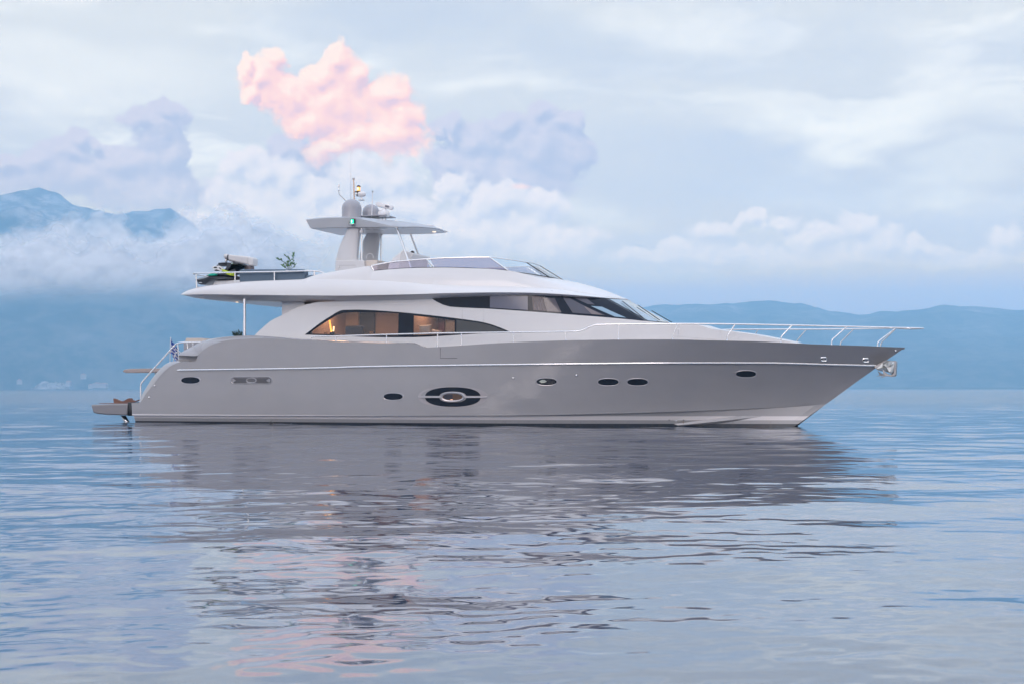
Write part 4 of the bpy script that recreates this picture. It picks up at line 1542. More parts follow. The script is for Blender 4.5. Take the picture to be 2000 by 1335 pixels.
ss = np.unique(np.concatenate([np.linspace(842.5, 1307, 110), _pk]))
near = loft([[band(s, v) for v in np.linspace(0, 1, 5)] for s in ss])
wband = mesh_obj('wheelhouse_window', *join(near, mirror_vf(*near)), M_BGLASS, yacht, True, None)
M_BLIND = pbsdf('blind_behind_glass', (0.125, 0.13, 0.18, 1), 0.12, spec=0.5)[0]
M_CURT = pbsdf('curtain_behind_glass', (0.20, 0.165, 0.165, 1), 0.12)[0]
M_INNER = pbsdf('cabin_behind_glass', (0.070, 0.058, 0.075, 1), 0.08)[0]
M_INNER2 = pbsdf('helm_behind_glass', (0.085, 0.082, 0.105, 1), 0.08)[0]
M_WSCR = pbsdf('windscreen_glass', (0.16, 0.25, 0.31, 1), 0.03, spec=0.9, coat=1.0)[0]
M_WSCR2 = pbsdf('quarter_glass', (0.24, 0.36, 0.46, 1), 0.04, spec=0.9)[0]
mesh_obj('side_blind', *band_patch(957, 1031, 0.07, 0.82, 0.006), M_BLIND, wband, True, None)
# curtain with folds
rows = []
for i in range(41):
    a = i / 40
    s = 1042 + (1068 - 1042) * a
    rows.append([band(s, v, 0.012 + 0.010 * math.sin(a * 34 + 0.6 * v)) for v in (0.08, 0.4, 0.82)])
mesh_obj('side_curtain', *loft(rows), M_CURT, wband, True, None)
mesh_obj('cabin_view', *band_patch(1069, 1098, 0.08, 0.78, 0.006), M_INNER, wband, True, None)
mesh_obj('cabin_view', *band_patch(1121, 1188, 0.10, 0.84, 0.006, 8, 1121, 1142), M_INNER2, wband, True, None)
mesh_obj('curtain_edge', *band_patch(1160, 1182, 0.10, 0.46, 0.010, 6, 1160, 1164), M_CURT, wband, True, None)
mesh_obj('quarter_window', *band_patch(1205, 1228, 0.07, 0.52, 0.008, 6, 1180, 1208), M_WSCR2, wband, True, None)
mesh_obj('quarter_window', *band_patch(1178, 1196, 0.60, 0.88, 0.008, 6, 1156, 1196), M_INNER2, wband, True, None)
wsn = band_patch(1268, 1306.8, 0.03, 0.96, 0.010, 14, 1268, 1306.8)
ws = mesh_obj('windscreen', *join(wsn, mirror_vf(*wsn)), M_WSCR, yacht, True, None)
for s0, v0, s1, v1 in ((1262, 0.08, 1284, 0.84), (1291, 0.05, 1303, 0.70)):
    wp = tube('wiper_arm', [band(s0 + (s1 - s0) * k / 4, v0 + (v1 - v0) * k / 4, 0.05) for k in range(5)], 0.014, M_BLACK, ws, 6)
tube('wiper_arm', [mir(band(1285, 0.06, 0.06)), mir(band(1297, 0.5, 0.07))], 0.014, M_BLACK, ws, 6)

# ---- flybridge windscreen: acrylic panes in a polished frame
def seg3(pts, n=10):
    q = [P(*p) for p in pts]
    return smooth_path(q, n)


base_l = [(730, 528.8, 2.35), (758, 526.4, 2.33), (803, 523.4, 2.29), (863, 522.4, 2.21), (916, 523.6, 2.11), (992, 528.2, 1.95)]
top_l = [(725.5, 519.5, 2.35), (758.5, 513, 2.28), (800.5, 508.8, 2.20), (853, 505, 2.10), (905, 503.2, 1.98), (956, 502.6, 1.82)]
bl, tl = seg3(base_l, 8), seg3(top_l, 8)
fs = empty('fly_windscreen', (0, 0, 0)); fs.parent = yacht
fb_ = [P(1000, 530.5, 1.93), P(1040, 536, 1.45), P(1072, 541, 0.80), P(1092, 545.2, 0.0)]
ft_ = [P(958, 502.6, 1.80), P(997, 507.5, 1.35), P(1028, 512.8, 0.72), P(1041, 514.5, 0.0)]
fb_, ft_ = smooth_path(fb_, 6), smooth_path(ft_, 6)
for s_ in (1, -1):
    k = (lambda p: p) if s_ == 1 else mir
    i1 = 21
    for a, b in ((0, i1), (i1 + 1, len(bl) - 1)):
        mesh_obj('screen_pane', *loft([[k(p), k(q)] for p, q in zip(bl[a:b + 1], tl[a:b + 1])]), M_SCREEN, fs, True, None)
    mesh_obj('screen_pane', *loft([[k(p), k(q)] for p, q in zip(fb_[:13], ft_[:13])]), M_CLEAR, fs, True, None)
    tube('screen_rail', [k(p) for p in tl] , 0.030, M_CHROME, fs, 8)
    tube('screen_rail', [k(p) for p in ft_], 0.022, M_CHROME, fs, 8)
    tube('screen_post', [k(tl[-1]), k(bl[-1])], 0.030, M_CHROME, fs, 8)
    tube('screen_post', [k(tl[0]), k(bl[0])], 0.025, M_CHROME, fs, 8)
    tube('screen_post', [k(tl[i1]), k(bl[i1 + 1])], 0.035, M_CHROME, fs, 8)
    tube('screen_post', [k(ft_[12]), k(fb_[12])], 0.018, M_BLACK, fs, 8)
    tube('screen_seal', [k(p) for p in bl], 0.014, M_BLACK, fs, 6)
    tube('screen_seal', [k(p) for p in fb_], 0.012, M_BLACK, fs, 6)
mesh_obj('screen_pane', *loft([[p, q] for p, q in zip(fb_[12:] + [mir(p) for p in fb_[12:-1]][::-1], ft_[12:] + [mir(p) for p in ft_[12:-1]][::-1])]), M_CLEAR, fs, True, None)

# ---- hardtop with its two legs
_hb = [(606, 446, 1.22), (640, 445, 1.22), (674, 444.2, 1.22), (737, 443.8, 1.22), (772, 443.4, 1.20), (816, 443.6, 1.04), (847, 446, 0.62), (860, 449.4, 0.3), (866, 452.6, 0.0)]
_ht = [(597.5, 429.8, 1.22), (632, 426.6, 1.22), (667, 425.6, 1.22), (700, 427.4, 1.22), (772, 442.4, 1.19), (816, 443.0, 1.03), (847, 445.4, 0.60), (860, 448.8, 0.28), (866.5, 452, 0.0)]
_hc_ = [(598, 428.6, 0.9), (632, 425.8, 0.9), (667, 424.8, 0.8), (715, 426.2, 0.6), (769, 431.8, 0.45), (805, 437, 0.35), (834, 442.2, 0.2), (854, 446.6, 0.08), (866.6, 451.6, 0.0)]
cb, ct, cc = [smooth_path([P(*p) for p in L], 6) for L in (_hb, _ht, _hc_)]
rows = []
for a, b, c in zip(cb, ct, cc):
    ain = np.array([a[0] + (0.05 if a[1] < -0.1 else 0), min(0, a[1] + 0.05), a[2] - 0.004])
    cm = np.array([c[0], 0, c[2] + 0.01])
    mid = 0.5 * (b + c); mid[2] += 0.35 * max(0, c[2] - b[2])
    rows.append([np.array([a[0], 0, a[2] - 0.004]), np.array([a[0], a[1] * .5, a[2] - 0.004]), ain, a, a * .66 + b * .34, a * .33 + b * .67, b, mid, c, cm])
near = loft(rows)
e0 = loft([rows[0], [mir(p) for p in rows[0]]])
hardtop = mesh_obj('hardtop', *join(near, mirror_vf(*near), e0), M_LGREY, yacht, True, 30)
M_GTOP = gelcoat('hardtop_grey', (0.40, 0.41, 0.44, 1), 0.35)
hardtop.data.materials[0] = M_GTOP
sof = [[np.array([a[0], y, a[2] - 0.009]) for y in np.linspace(min(0, a[1] + 0.07), max(0, -a[1] - 0.07), 5)] for a in cb]
mesh_obj('hardtop_soffit', *loft(sof), M_WHITE, hardtop, True, None)
M_DLAMP = pbsdf('warm_downlight', (1, .8, .6, 1), .4, emit=(1.0, 0.80, 0.62, 1), estr=1.3)[0]
zu = P(772, 443.4, 1.2)[2]
for px, py, Y in ((821.5, 446.2, 0.55), (848, 453.4, -0.45)):
    p = P(px, py, Y)
    lathe('downlight', [(0.055, -0.004), (0.075, -0.012), (0.06, -0.018), (0.03, -0.018)], (p[0], p[1], p[2] + 0.012), M_DLAMP, hardtop, 16)
p = P(839, 440.6, 0.1)
lathe('roof_disc', [(0.16, -0.05), (0.16, 0.0), (0.14, 0.02), (0.05, 0.03)], p, M_WHITE2, hardtop, 22)


def leg_rows(pts_l, pts_r, y0, y1):
    """leg with an aerofoil-like section between two traced edges"""
    rows = []
    for (lx, ly), (rx, ry) in zip(pts_l, pts_r):
        a, b = P(lx, ly, -(y0 + y1) / 2), P(rx, ry, -(y0 + y1) / 2)
        ring = []
        ym = (y0 + y1) / 2; h = (y1 - y0) / 2
        for u, w in ((0, 0), (0.04, 0.5), (0.15, 0.85), (0.4, 1), (0.7, 1), (0.92, 0.8), (1, 0.4), (1, -0.4), (0.92, -0.8), (0.7, -1), (0.4, -1), (0.15, -0.85), (0.04, -0.5)):
            p = a + (b - a) * u
            ring.append(np.array([p[0], ym - w * h, p[2]]))
        rows.append(ring)
    return loft(rows, True)


ll = [(678, 443), (679.5, 448), (675, 458), (668, 471.6), (663, 484), (659, 497), (656.6, 509)]
lr = [(706, 443), (704.5, 450), (703, 458), (701, 471.6), (699.8, 484), (699, 497), (698.6, 509)]
legn = mesh_obj('mast_leg', *leg_rows(ll, lr, -1.10, -0.78), M_LGREY, yacht, True, 40)
ll = [(710, 443), (713, 450), (716.5, 457.4), (710.5, 469), (706, 484), (703.5, 497), (702, 513)]
lr = [(741, 443), (741.5, 450), (742, 458), (740, 472), (738.5, 487), (737, 500), (736.4, 513)]
legf = mesh_obj('mast_leg', *leg_rows(ll, lr, 0.72, 1.04), M_LGREY, yacht, True, 40)
# locker box that carries the legs
ol = [P(x, y, 1.15) for x, y in ((654.4, 508.6), (699, 507.6), (711, 509), (711.5, 536), (654.4, 536))]
v, f = prism_vf([(p[0], p[2]) for p in ol], -1.15, 1.0)
lock = bevelled(mesh_obj('mast_locker', v, f, M_LGREY, yacht, True, 30), 0.03, 3)
tube('locker_seam', [P(x, y, 1.153) for x, y in ((661.5, 533), (661.5, 518.3), (694, 518.3), (694, 528))], 0.006, M_DGREY, lock, 6)
lathe('locker_knob', [(0.03, -0.02), (0.03, 0.02), (0.01, 0.03)], P(663.5, 521.5, 1.16), M_SHINY, lock, 12, 'y')
a = P(710.9, 505, 1.12); b = P(711.3, 533, 1.12)
box('bar_cabinet', (a[0] + 0.22, -0.05, (a[2] + b[2]) / 2 - 0.05), (0.46, 1.9, a[2] - b[2]), M_CREAM, yacht, 0.05)
p = P(721, 502.5, 0.5)
arc = [p + np.array([0.14 * math.cos(t), 0.05, 0.13 * math.sin(t)]) for t in np.linspace(-0.3, math.pi + 0.3, 14)]
tube('grab_handle', arc, 0.022, M_WHITE2, yacht, 8)
# chrome poles and raked struts of the hardtop
for px, y0, y1, Y in ((706.6, 443, 503, 1.06), (744.4, 445, 513, -1.04)):
    a, b = P(px, y0, Y), P(px, y1, Y)
    tube('hardtop_pole', [a, b - np.array([0, 0, 0.2])], 0.030, M_CHROME, yacht, 10)
    c = P(px - 0.5, 453 if Y > 0 else 457, Y)
    lathe('pole_collar', [(0.02, -0.09), (0.06, -0.06), (0.075, 0.0), (0.06, 0.06), (0.02, 0.09)], c, M_LGREY, yacht, 14)
for pts_ in (((773.5, 443.5, 1.05), (776, 448, 1.05), (802.5, 524, 1.55)), ((803, 446.5, -0.95), (800.5, 454, -1.0), (826, 520, -1.5))):
    tube('hardtop_strut', rounded([P(*p) for p in pts_], 0.1), 0.034, M_CHROME, yacht, 10)
    q = P(*pts_[1])
    lathe('strut_flange', [(0.09, -0.012), (0.09, 0.0), (0.03, 0.012)], P(*pts_[0]) - np.array([0, 0, 0.02]), M_CHROME, yacht, 14)

# helm seat and console under covers
def blob_prism(name, pxl, y, t, mat, parent, bev):
    q = [P(a, b, y) for a, b in pxl]
    v, f = prism_vf([(p[0], p[2]) for p in q], -y - t / 2, -y + t / 2)
    o = mesh_obj(name, v, f, mat, parent, True, 30)
    bevelled(o, bev, 4)
    return o


blob_prism('helm_seat', [(764, 535), (769, 515), (776, 506), (784, 499.5), (791, 495), (797, 493.2), (800, 494.5), (799.5, 503), (795, 535)], 0.45, 0.75, M_WHITE2, yacht, 0.08)
blob_prism('helm_console', [(795, 535), (798.5, 502), (800, 495), (804, 493.8), (815, 496), (823.5, 498.2), (824, 502), (820, 508), (815, 535)], 0.30, 1.5, M_LGREY, yacht, 0.04)
p = P(805.5, 494.5, 0.3)
lathe('compass', [(0.08, -0.05), (0.08, 0.0), (0.065, 0.05), (0.03, 0.075), (0.002, 0.08)], p, M_BLACK, yacht, 16)

# ---- mast equipment
dome_prof = lambda r, h: [(r * 1.02, 0), (r * 1.02, 0.03)] + [(r, 0.06), (r, h - r)] + [(r * math.cos(t), h - r + r * math.sin(t)) for t in np.linspace(0.12, math.pi / 2 - 0.02, 12)]
p = P(687, 427, 0.42)
lathe('satellite_dome', dome_prof(0.355, 0.70), p, M_DGREY, yacht, 36)
p = P(724.5, 426, -0.55)
lathe('satellite_dome', dome_prof(0.315, 0.50), p, M_DGREY, yacht, 36)
# equipment shelf behind the domes
a = P(709, 424.6, 0.0); b = P(761, 425, 0.0)
shelf = box('equipment_shelf', ((a[0] + b[0]) / 2, 0.1, a[2]), (b[0] - a[0], 0.9, 0.035), M_DGREY, yacht, 0.01)
for px in (747, 753.5, 714):
    q = P(px, 431, 0.1)
    tube('shelf_leg', [q - np.array([0, 0, 0.06]), P(px, 425, 0.1)], 0.018, M_STEEL, shelf, 8)
# open array radar
rp = P(750.5, 424.2, 0.12)
radar = empty('radar', tuple(rp)); radar.parent = yacht
lathe('radar_base', [(0.19, 0.0), (0.19, 0.04), (0.205, 0.09), (0.20, 0.15), (0.16, 0.22), (0.08, 0.25), (0.07, 0.30), (0.002, 0.30)], (0, 0, 0), M_WHITE2, radar, 26)
lathe('radar_hatch', [(0.10, -0.02), (0.11, 0.0), (0.10, 0.012), (0.02, 0.015)], (-0.06, -0.16, 0.13), M_WHITE2, radar, 20, 'y')
q0, q1 = P(734.8, 398.4, 0.16) - rp, P(768.2, 406.8, 0.08) - rp
prof = [(0.0, 0.085), (0.06, 0.07), (0.085, 0.0), (0.06, -0.07), (0.0, -0.085), (-0.06, -0.07), (-0.075, 0.0), (-0.06, 0.07)]
ax = (q1 - q0); L = np.linalg.norm(ax); ax /= L
sd_ = np.cross(Z_UP, ax); sd_ /= np.linalg.norm(sd_); upv = np.cross(ax, sd_)
rows = []
for t, k in ((0, .55), (0.03, .85), (0.1, 1), (0.9, 1), (0.97, .85), (1.0, .55)):
    rows.append([q0 + ax * L * t + sd_ * a * k + upv * b * k for a, b in prof])
v, f = loft(rows, True)
f += [tuple(range(8)), tuple(range(40, 48))]
arr = mesh_obj('radar_array', v, f, M_WHITE2, radar, True, 40)
M_MARK = pbsdf('dark_lettering', (0.05, 0.05, 0.09, 1), 0.5)[0]
nv = -sd_ if sd_[1] > 0 else sd_
for i, (w, h) in enumerate(((0.035, 0.07), (0.028, 0.06), (0.03, 0.07), (0.028, 0.055))):
    c = q0 + ax * (L * 0.60 + i * 0.04) + nv * 0.088
    V = [c + ax * a * w / 2 + upv * b * h / 2 for a, b in ((-1, -1), (1, -1), (1, 1), (-1, 1))]
    mesh_obj('radar_mark', V, [(0, 1, 2, 3)], M_MARK, arr, False)
# signal mast
a, b = P(692, 392, 0.0), P(690.6, 350, 0.0)
mast = tube('signal_mast', [P(692.4, 425, 0.0), a, b], 0.026, pbsdf('mast_bronze', (0.62, 0.46, 0.38, 1), 0.25, metal=0.8)[0], yacht, 10)
lathe('mast_cap', [(0.045, -0.02), (0.045, 0.03), (0.03, 0.035)], b, M_STEEL, mast, 12)
p = P(700.5, 373.6, 0.0)
mesh_obj('lamp_bracket', *box_vf((p[0] - 0.03, 0, p[2] - 0.02), (0.20, 0.10, 0.035)), M_BLACK, mast, False)
al = empty('anchor_light', (p[0], p[1], p[2])); al.parent = yacht
lathe('lamp_lens', [(0.055, 0.0), (0.06, 0.03), (0.06, 0.13), (0.05, 0.15)], (0, 0, 0), pbsdf('amber_lens', (1, .6, .2, 1), .3, emit=(1.0, 0.40, 0.06, 1), estr=1.1)[0], al, 18)
lathe('lamp_bulb', [(0.002, 0.02), (0.022, 0.05), (0.022, 0.10), (0.002, 0.13)], (0.0, -0.052, 0), pbsdf('amber_bulb', (1, .9, .6, 1), .3, emit=(1.0, 0.85, 0.5, 1), estr=1.8)[0], al, 12)
lathe('lamp_cap', [(0.075, 0.15), (0.075, 0.165), (0.05, 0.20), (0.02, 0.215)], (0, 0, 0), M_BLACK, al, 18)
# searchlight
p = P(706, 391, 0.0)
sl = empty('searchlight', tuple(p)); sl.parent = yacht
lathe('light_plate', [(0.11, -0.015), (0.12, 0.0), (0.05, 0.012), (0.035, 0.03), (0.035, 0.13), (0.05, 0.16)], (0.0, 0, 0), M_WHITE2, sl, 20)
v, f = lathe_vf([(0.02, -0.15), (0.085, -0.13), (0.105, -0.06), (0.10, 0.05), (0.075, 0.12), (0.02, 0.15)], (0, 0, 0), 20, 'x')
v = [np.array([w[0] + 0.02, w[1], w[2] + 0.21]) for w in v]
mesh_obj('light_body', v, f, M_WHITE2, sl, True, 50)
v, f = lathe_vf([(0.085, -0.01), (0.085, 0.0), (0.075, 0.01)], (0, 0, 0), 20, 'x')
v = rotvf([np.array([w[0] - 0.15, w[1] - 0.02, w[2] + 0.215]) for w in v], (-0.13, -0.02, 0.215), -0.5, 'Z')
mesh_obj('light_ring', v, f, M_STEEL, sl, True, 50)
for dy in (-0.07, 0.0):
    v, f = lathe_vf([(0.002, -0.05), (0.03, -0.045), (0.04, -0.01), (0.035, 0.02)], (0, 0, 0), 14, 'x')
    v = [np.array([w[0] - 0.165 - dy * 0.3, w[1] + dy - 0.02, w[2] + 0.215]) for w in v]
    mesh_obj('light_reflector', v, f, M_SHINY, sl, True, 50)
# aerials
p0, p1 = P(726, 424, 0.25), P(728, 375, 0.25)
wa = tube('whip_aerial', [p0, p1], [0.022, 0.013], M_WHITE2, yacht, 8)
lathe('aerial_tip', [(0.002, 0.035), (0.022, 0.02), (0.022, -0.01), (0.002, -0.02)][::-1], p1, M_BLACK, wa, 10)
tube('whip_aerial', [P(685.5, 400, -0.3), P(684.8, 279, -0.3)], [0.010, 0.006], M_WHITE2, yacht, 6)
wsn_ = tube('wind_sensor', rounded([P(676, 393, 0.1), P(662, 379.5, 0.1), P(661.6, 372, 0.1)], 0.05), 0.013, M_STEEL, yacht, 8)
lathe('sensor_head', [(0.02, -0.02), (0.04, 0.0), (0.022, 0.02), (0.018, 0.10), (0.035, 0.12), (0.035, 0.17), (0.03, 0.19), (0.035, 0.2), (0.02, 0.215)], P(661.6, 372, 0.1), M_SHINY, wsn_, 12)
# green starboard light on the hardtop side
p = P(690.5, 437.6, 1.22)
nl = empty('navigation_light', (p[0], p[1] - 0.05, p[2])); nl.parent = yacht
box('lamp_housing', (0, 0.0, 0.07), (0.17, 0.08, 0.21), M_BLACK, nl, 0.02)
v, f = lathe_vf([(0.058, 0.0), (0.058, 0.14)], (0, -0.045, 0.0), 16)
mesh_obj('lamp_lens', v, f, pbsdf('green_lens', (0, .8, .4, 1), .3, emit=(0.0, 0.62, 0.33, 1), estr=1.5)[0], nl, True, 40)
lathe('lamp_bulb', [(0.002, 0.02), (0.018, 0.05), (0.018, 0.09), (0.002, 0.13)], (0, -0.10, 0.0), pbsdf('green_bulb', (.7, 1, .9, 1), .3, emit=(0.75, 1.0, 0.88, 1), estr=2.5)[0], nl, 10)
box('lamp_sill', (0, -0.06, -0.02), (0.19, 0.12, 0.025), M_SHINY, nl, 0.006)
box('lamp_cleat', (-0.15, -0.02, 0.03), (0.04, 0.04, 0.10), M_STEEL, nl, 0.01)


# ================================================================== rails
M_RAIL = pbsdf('rail_steel', (0.82, 0.80, 0.79, 1), 0.2, metal=1.0)[0]


def stanchion(pts, parent, r=0.019):
    o = tube('stanchion', rounded(pts, 0.05), r, M_RAIL, parent, 8)
    return o


def rail_y(X, Z=0):
    return max(0.05, float(_hs(X)) - 0.10 - 0.05 * max(0.0, X - 4) / 8)


# main rail: from the saloon window to beyond the stem, both sides
rl = [(607, 659.6), (609.5, 657.8), (613, 657.2), (680, 655.6), (755, 653.2), (855, 650.6), (992.5, 649), (1118, 647.3), (1132.5, 646.4), (1141, 643.2), (1154, 637), (1163, 634.2), (1205, 633.2), (1317, 632.2), (1400, 632.5), (1480, 633.8), (1557, 635.4), (1660, 637.8), (1740, 639.8)]
side = [P(x, y, rail_y) for x, y in rl]
tipx = P(1803, 641, 0.05)
side += [P(1775, 640.4, 0.42), P(1797, 640.9, 0.16), np.array([tipx[0], 0.0, tipx[2]])]
side = side[:3] + side[3:]
st_near = [[(656.5, 657.0), (656.5, 663.5)], [(755, 653.4), (755, 667.5)], [(854.7, 650.6), (854.7, 676)], [(901, 650), (901, 674)], [(1002.5, 649), (1002.5, 668.5)], [(1105, 647.5), (1105, 665)], [(1208, 633.2), (1208, 663.5)],
           [(1324, 632.2), (1315, 654), (1314, 663)], [(1436, 633.1), (1421.5, 655), (1420, 665)], [(1547, 635.2), (1525.6, 657.5), (1525, 668.5)], [(1654, 637.8), (1624.6, 663.5), (1624, 674)], [(1751, 640), (1714.8, 667), (1714, 677)]]
for s_ in (1, -1):
    k = (lambda p: p) if s_ == 1 else mir
    rail = tube('deck_rail', [k(p) for p in rounded(side, 0.08, 3)], 0.026, M_RAIL, yacht, 10)
    for pts_ in st_near:
        X0_ = P(*pts_[-1], rail_y)
        y0 = rail_y(X0_[0])
        pp = []
        for i, (a, b) in enumerate(pts_):
            pp.append(P(a, b, rail_y if len(pts_) == 2 or i == 0 else y0))
        pp = [k(p) for p in pp]
        so = stanchion(pp, rail)
        if s_ == 1:
            lathe('stanchion_foot', [(0.04, -0.03), (0.04, 0.012), (0.024, 0.03), (0.024, 0.06)], pp[-1], M_RAIL, rail, 10)

# stern rail down to the platform
for s_ in (1, -1):
    k = (lambda p: p) if s_ == 1 else mir
    sr = tube('stern_rail', [k(p) for p in rounded([P(274.6, 783, 2.45), P(274.6, 748, 2.45), P(344, 670.5, 2.45), P(353, 668.6, 2.45), P(390, 667.8, 2.45), P(396, 669, 2.45)], 0.12, 4)], 0.028, M_RAIL, yacht, 10)
    for a, b, c, d in ((347.2, 670, 348.2, 690), (365.2, 668.6, 367, 681), (376.8, 668.2, 377, 676)):
        stanchion([k(P(a, b, 2.45)), k(P(c, d, 2.45))], sr, 0.022)
    tube('gate_rail', [k(p) for p in smooth_path([P(339, 705.5, 2.35), P(340.5, 696, 2.35), P(344.5, 688, 2.35), P(349.5, 686, 2.35), P(352.5, 688.5, 2.35)], 5)], 0.018, M_RAIL, sr, 8)
    stanchion([k(P(348.6, 688, 2.4)), k(P(348.6, 706, 2.4))], sr, 0.018)

# flybridge rail
fr_y = lambda X, Z: float(_teY(X)) - 0.06
top_f = [(376.5, 534.8, 2.30), (384, 533.6, 2.38), (420, 533, 2.48), (466, 532, 2.52), (536, 531, 2.50), (600, 529.4, 2.44), (616, 529.2, 2.43), (625, 530.5, 2.42), (631, 533, 2.42), (634.5, 535.5, 2.42)]
tf = [P(*p) for p in top_f]
aft = [tf[0] + np.array([-0.12, 0.5, 0]), tf[0] + np.array([-0.16, 1.2, 0])]
path = [np.array([aft[1][0], -p[1], p[2]]) if i == 0 else p for i, p in enumerate([aft[1]])]
full = [mir(p) for p in tf[::-1]] + [np.array([aft[0][0], 1.6, tf[0][2]]), np.array([aft[1][0], 0.8, tf[0][2]]), np.array([aft[1][0], -0.8, tf[0][2]]), np.array([aft[0][0], -1.6, tf[0][2]])] + tf
frail = tube('flybridge_rail', rounded(full, 0.2, 4), 0.027, M_RAIL, flybridge, 10)
for a, b, c, d, Y in ((383, 534.5, 384, 562.5, 2.36), (459, 532.3, 459.5, 552.5, 2.52), (536, 531, 536, 548.5, 2.50), (614, 529.3, 614, 539, 2.43)):
    for s_ in (1, -1):
        k = (lambda p: p) if s_ == 1 else mir
        stanchion([k(P(a, b, Y)), k(P(c, d, Y))], frail, 0.026)
lo_ = P(384, 561.5, 2.3)
tube('lower_rail', [mir(lo_), lo_ + np.array([-0.25, 1.5, 0.05]), lo_ + np.array([-0.25, .4, 0.05]), lo_], 0.02, M_RAIL, frail, 8)

# blue-grey wind break and sofa back on the flybridge
ol = [(467.8, 556), (466.5, 531), (467.5, 527.5), (471, 526.4), (530, 526), (590, 526), (593.5, 527), (594.8, 530), (594.8, 548), (560, 551)]
prism('flybridge_sofa_back', ol, 2.36, 0.30, M_BLUEGREY, yacht, 0.04)
prism('flybridge_sofa_back', [(594.8, 548), (594.8, 538), (630, 536), (630, 545)], 2.30, 0.30, M_BLUEGREY, yacht, 0.04)
tube('sofa_piping', [P(x, y, 2.365) for x, y in ((467.5, 531.8), (530, 530.5), (594.2, 530.6))], 0.010, M_DGREY, yacht, 6)

# crane on the flybridge
cr = empty('deck_crane', (0, 0, 0)); cr.parent = yacht
Yc = 1.2
ob = [P(x, y, Yc) for x, y in ((449.5, 499), (452, 497.8), (470, 499.6), (488, 501.6), (488.5, 518.2), (468, 513.5), (449.5, 509))]
v, f = prism_vf([(p[0], p[2]) for p in ob], -Yc - 0.16, -Yc + 0.16)
bevelled(mesh_obj('crane_arm', v, f, M_LGREY, cr, True, 30), 0.05, 4)
ob = [P(x, y, Yc) for x, y in ((488.4, 502.5), (496, 503.2), (499.3, 505.5), (499.6, 511), (498.6, 519.5), (491, 520.3), (488.3, 517))]
v, f = prism_vf([(p[0], p[2]) for p in ob], -Yc - 0.18, -Yc + 0.18)
bevelled(mesh_obj('crane_housing', v, f, M_LGREY, cr, True, 30), 0.06, 4)
ob = [P(x, y, Yc) for x, y in ((447.6, 498.6), (449.6, 498.2), (449.6, 510), (447.6, 509))]
v, f = prism_vf([(p[0], p[2]) for p in ob], -Yc - 0.15, -Yc + 0.15)
bevelled(mesh_obj('crane_band', v, f, M_BLACK, cr, True, 30), 0.03, 3)
p = P(442.2, 501.2, Yc)
lathe('crane_head', [(0.102 * math.cos(t), 0.102 * math.sin(t)) for t in np.linspace(-1.5, 1.5, 14)], p, M_LGREY, cr, 20)
a = P(442, 506, Yc)
tube('crane_hook', smooth_path([a, P(441.6, 511, Yc), P(442.6, 515, Yc), P(442, 519, Yc), P(440.6, 517.4, Yc)], 4), [0.035] * 5 + [0.022] * 12, M_STEEL, cr, 8)
lathe('hook_collar', [(0.05, -0.03), (0.06, 0.0), (0.05, 0.03)], P(441.7, 509.2, Yc), M_SHINY, cr, 12)
ob = [P(x, y, Yc) for x, y in ((480.5, 518), (493, 520), (494, 545), (480, 545))]
v, f = prism_vf([(p[0], p[2]) for p in ob], -Yc - 0.15, -Yc + 0.15)
bevelled(mesh_obj('crane_pedestal', v, f, pbsdf('crane_brown', (0.15, 0.12, 0.12, 1), .5)[0], cr, True, 30), 0.03, 3)
ob = [P(x, y, Yc) for x, y in ((449, 509.4), (470, 514), (480, 517.5), (480, 519.3), (466, 514.8), (449, 511))]
v, f = prism_vf([(p[0], p[2]) for p in ob], -Yc - 0.06, -Yc + 0.06)
mesh_obj('crane_ram', v, f, M_STEEL, cr, True, 30)

# jet ski on its cradle
Yj = 1.45
jo = P(430, 558, Yj)
jz = jo[2]
jet = empty('jet_ski', (jo[0], -Yj, jz), 'black jet ski with green and lime patches behind the rail of the upper aft deck', 'jet ski')
M_JBODY = gelcoat('jet_ski_black', (0.020, 0.024, 0.036, 1), 0.3)
M_JGREEN = pbsdf('jet_ski_green', (0.0, 0.42, 0.27, 1), 0.35)[0]
M_LIME = pbsdf('jet_ski_lime', (0.50, 0.60, 0.02, 1), 0.45)[0]


def jl(px, py, y=0.0):
    p = P(px, py, Yj)
    return np.array([p[0] - jo[0], y, p[2] - jz])


def jloft(name, top, bot, w, mat):
    """boat-shaped body: traced upper and lower edge, half widths w"""
    rows = []
    for (a, b), (c, d), k in zip(top, bot, w):
        t, l = jl(a, b), jl(c, d)
        x = (t[0] + l[0]) / 2
        m = (t[2] + l[2]) / 2
        rows.append([np.array([x, 0, t[2]]), np.array([x, -k * .7, t[2] - 0.01]), np.array([x, -k, t[2] * .7 + l[2] * .3]), np.array([x, -k, m]), np.array([x, -k * .8, l[2] + 0.01]), np.array([x, 0, l[2]])])
    r0 = rows[0]; r1 = rows[-1]
    near = loft(rows)
    ends = join(loft([r0, [np.array([p[0], 0, p[2]]) for p in r0]]), loft([r1, [np.array([p[0], 0, p[2]]) for p in r1]]))
    nn = join(near, ends)
    return mesh_obj(name, *join(nn, mirror_vf(*nn)), mat, jet, True, 35)


jloft('hull', [(396, 544), (404, 543.5), (416, 541.5), (432, 540.5), (448, 541), (460, 542), (467.5, 543.5)], [(398.5, 556.5), (406, 558.2), (414, 557.5), (420, 549), (440, 547.6), (460, 547), (467.5, 546)], [0.42, 0.5, 0.56, 0.58, 0.55, 0.45, 0.2], M_JBODY)
jloft('deck', [(406.5, 541.5), (411, 536.8), (420, 536), (427, 535), (432, 533), (444, 534), (456, 536), (466, 541)], [(406, 544.5), (411, 544.5), (420, 544), (427, 543.5), (432, 543), (444, 543), (456, 543.5), (466, 545)], [0.2, 0.26, 0.3, 0.34, 0.36, 0.36, 0.34, 0.2], M_JBODY)
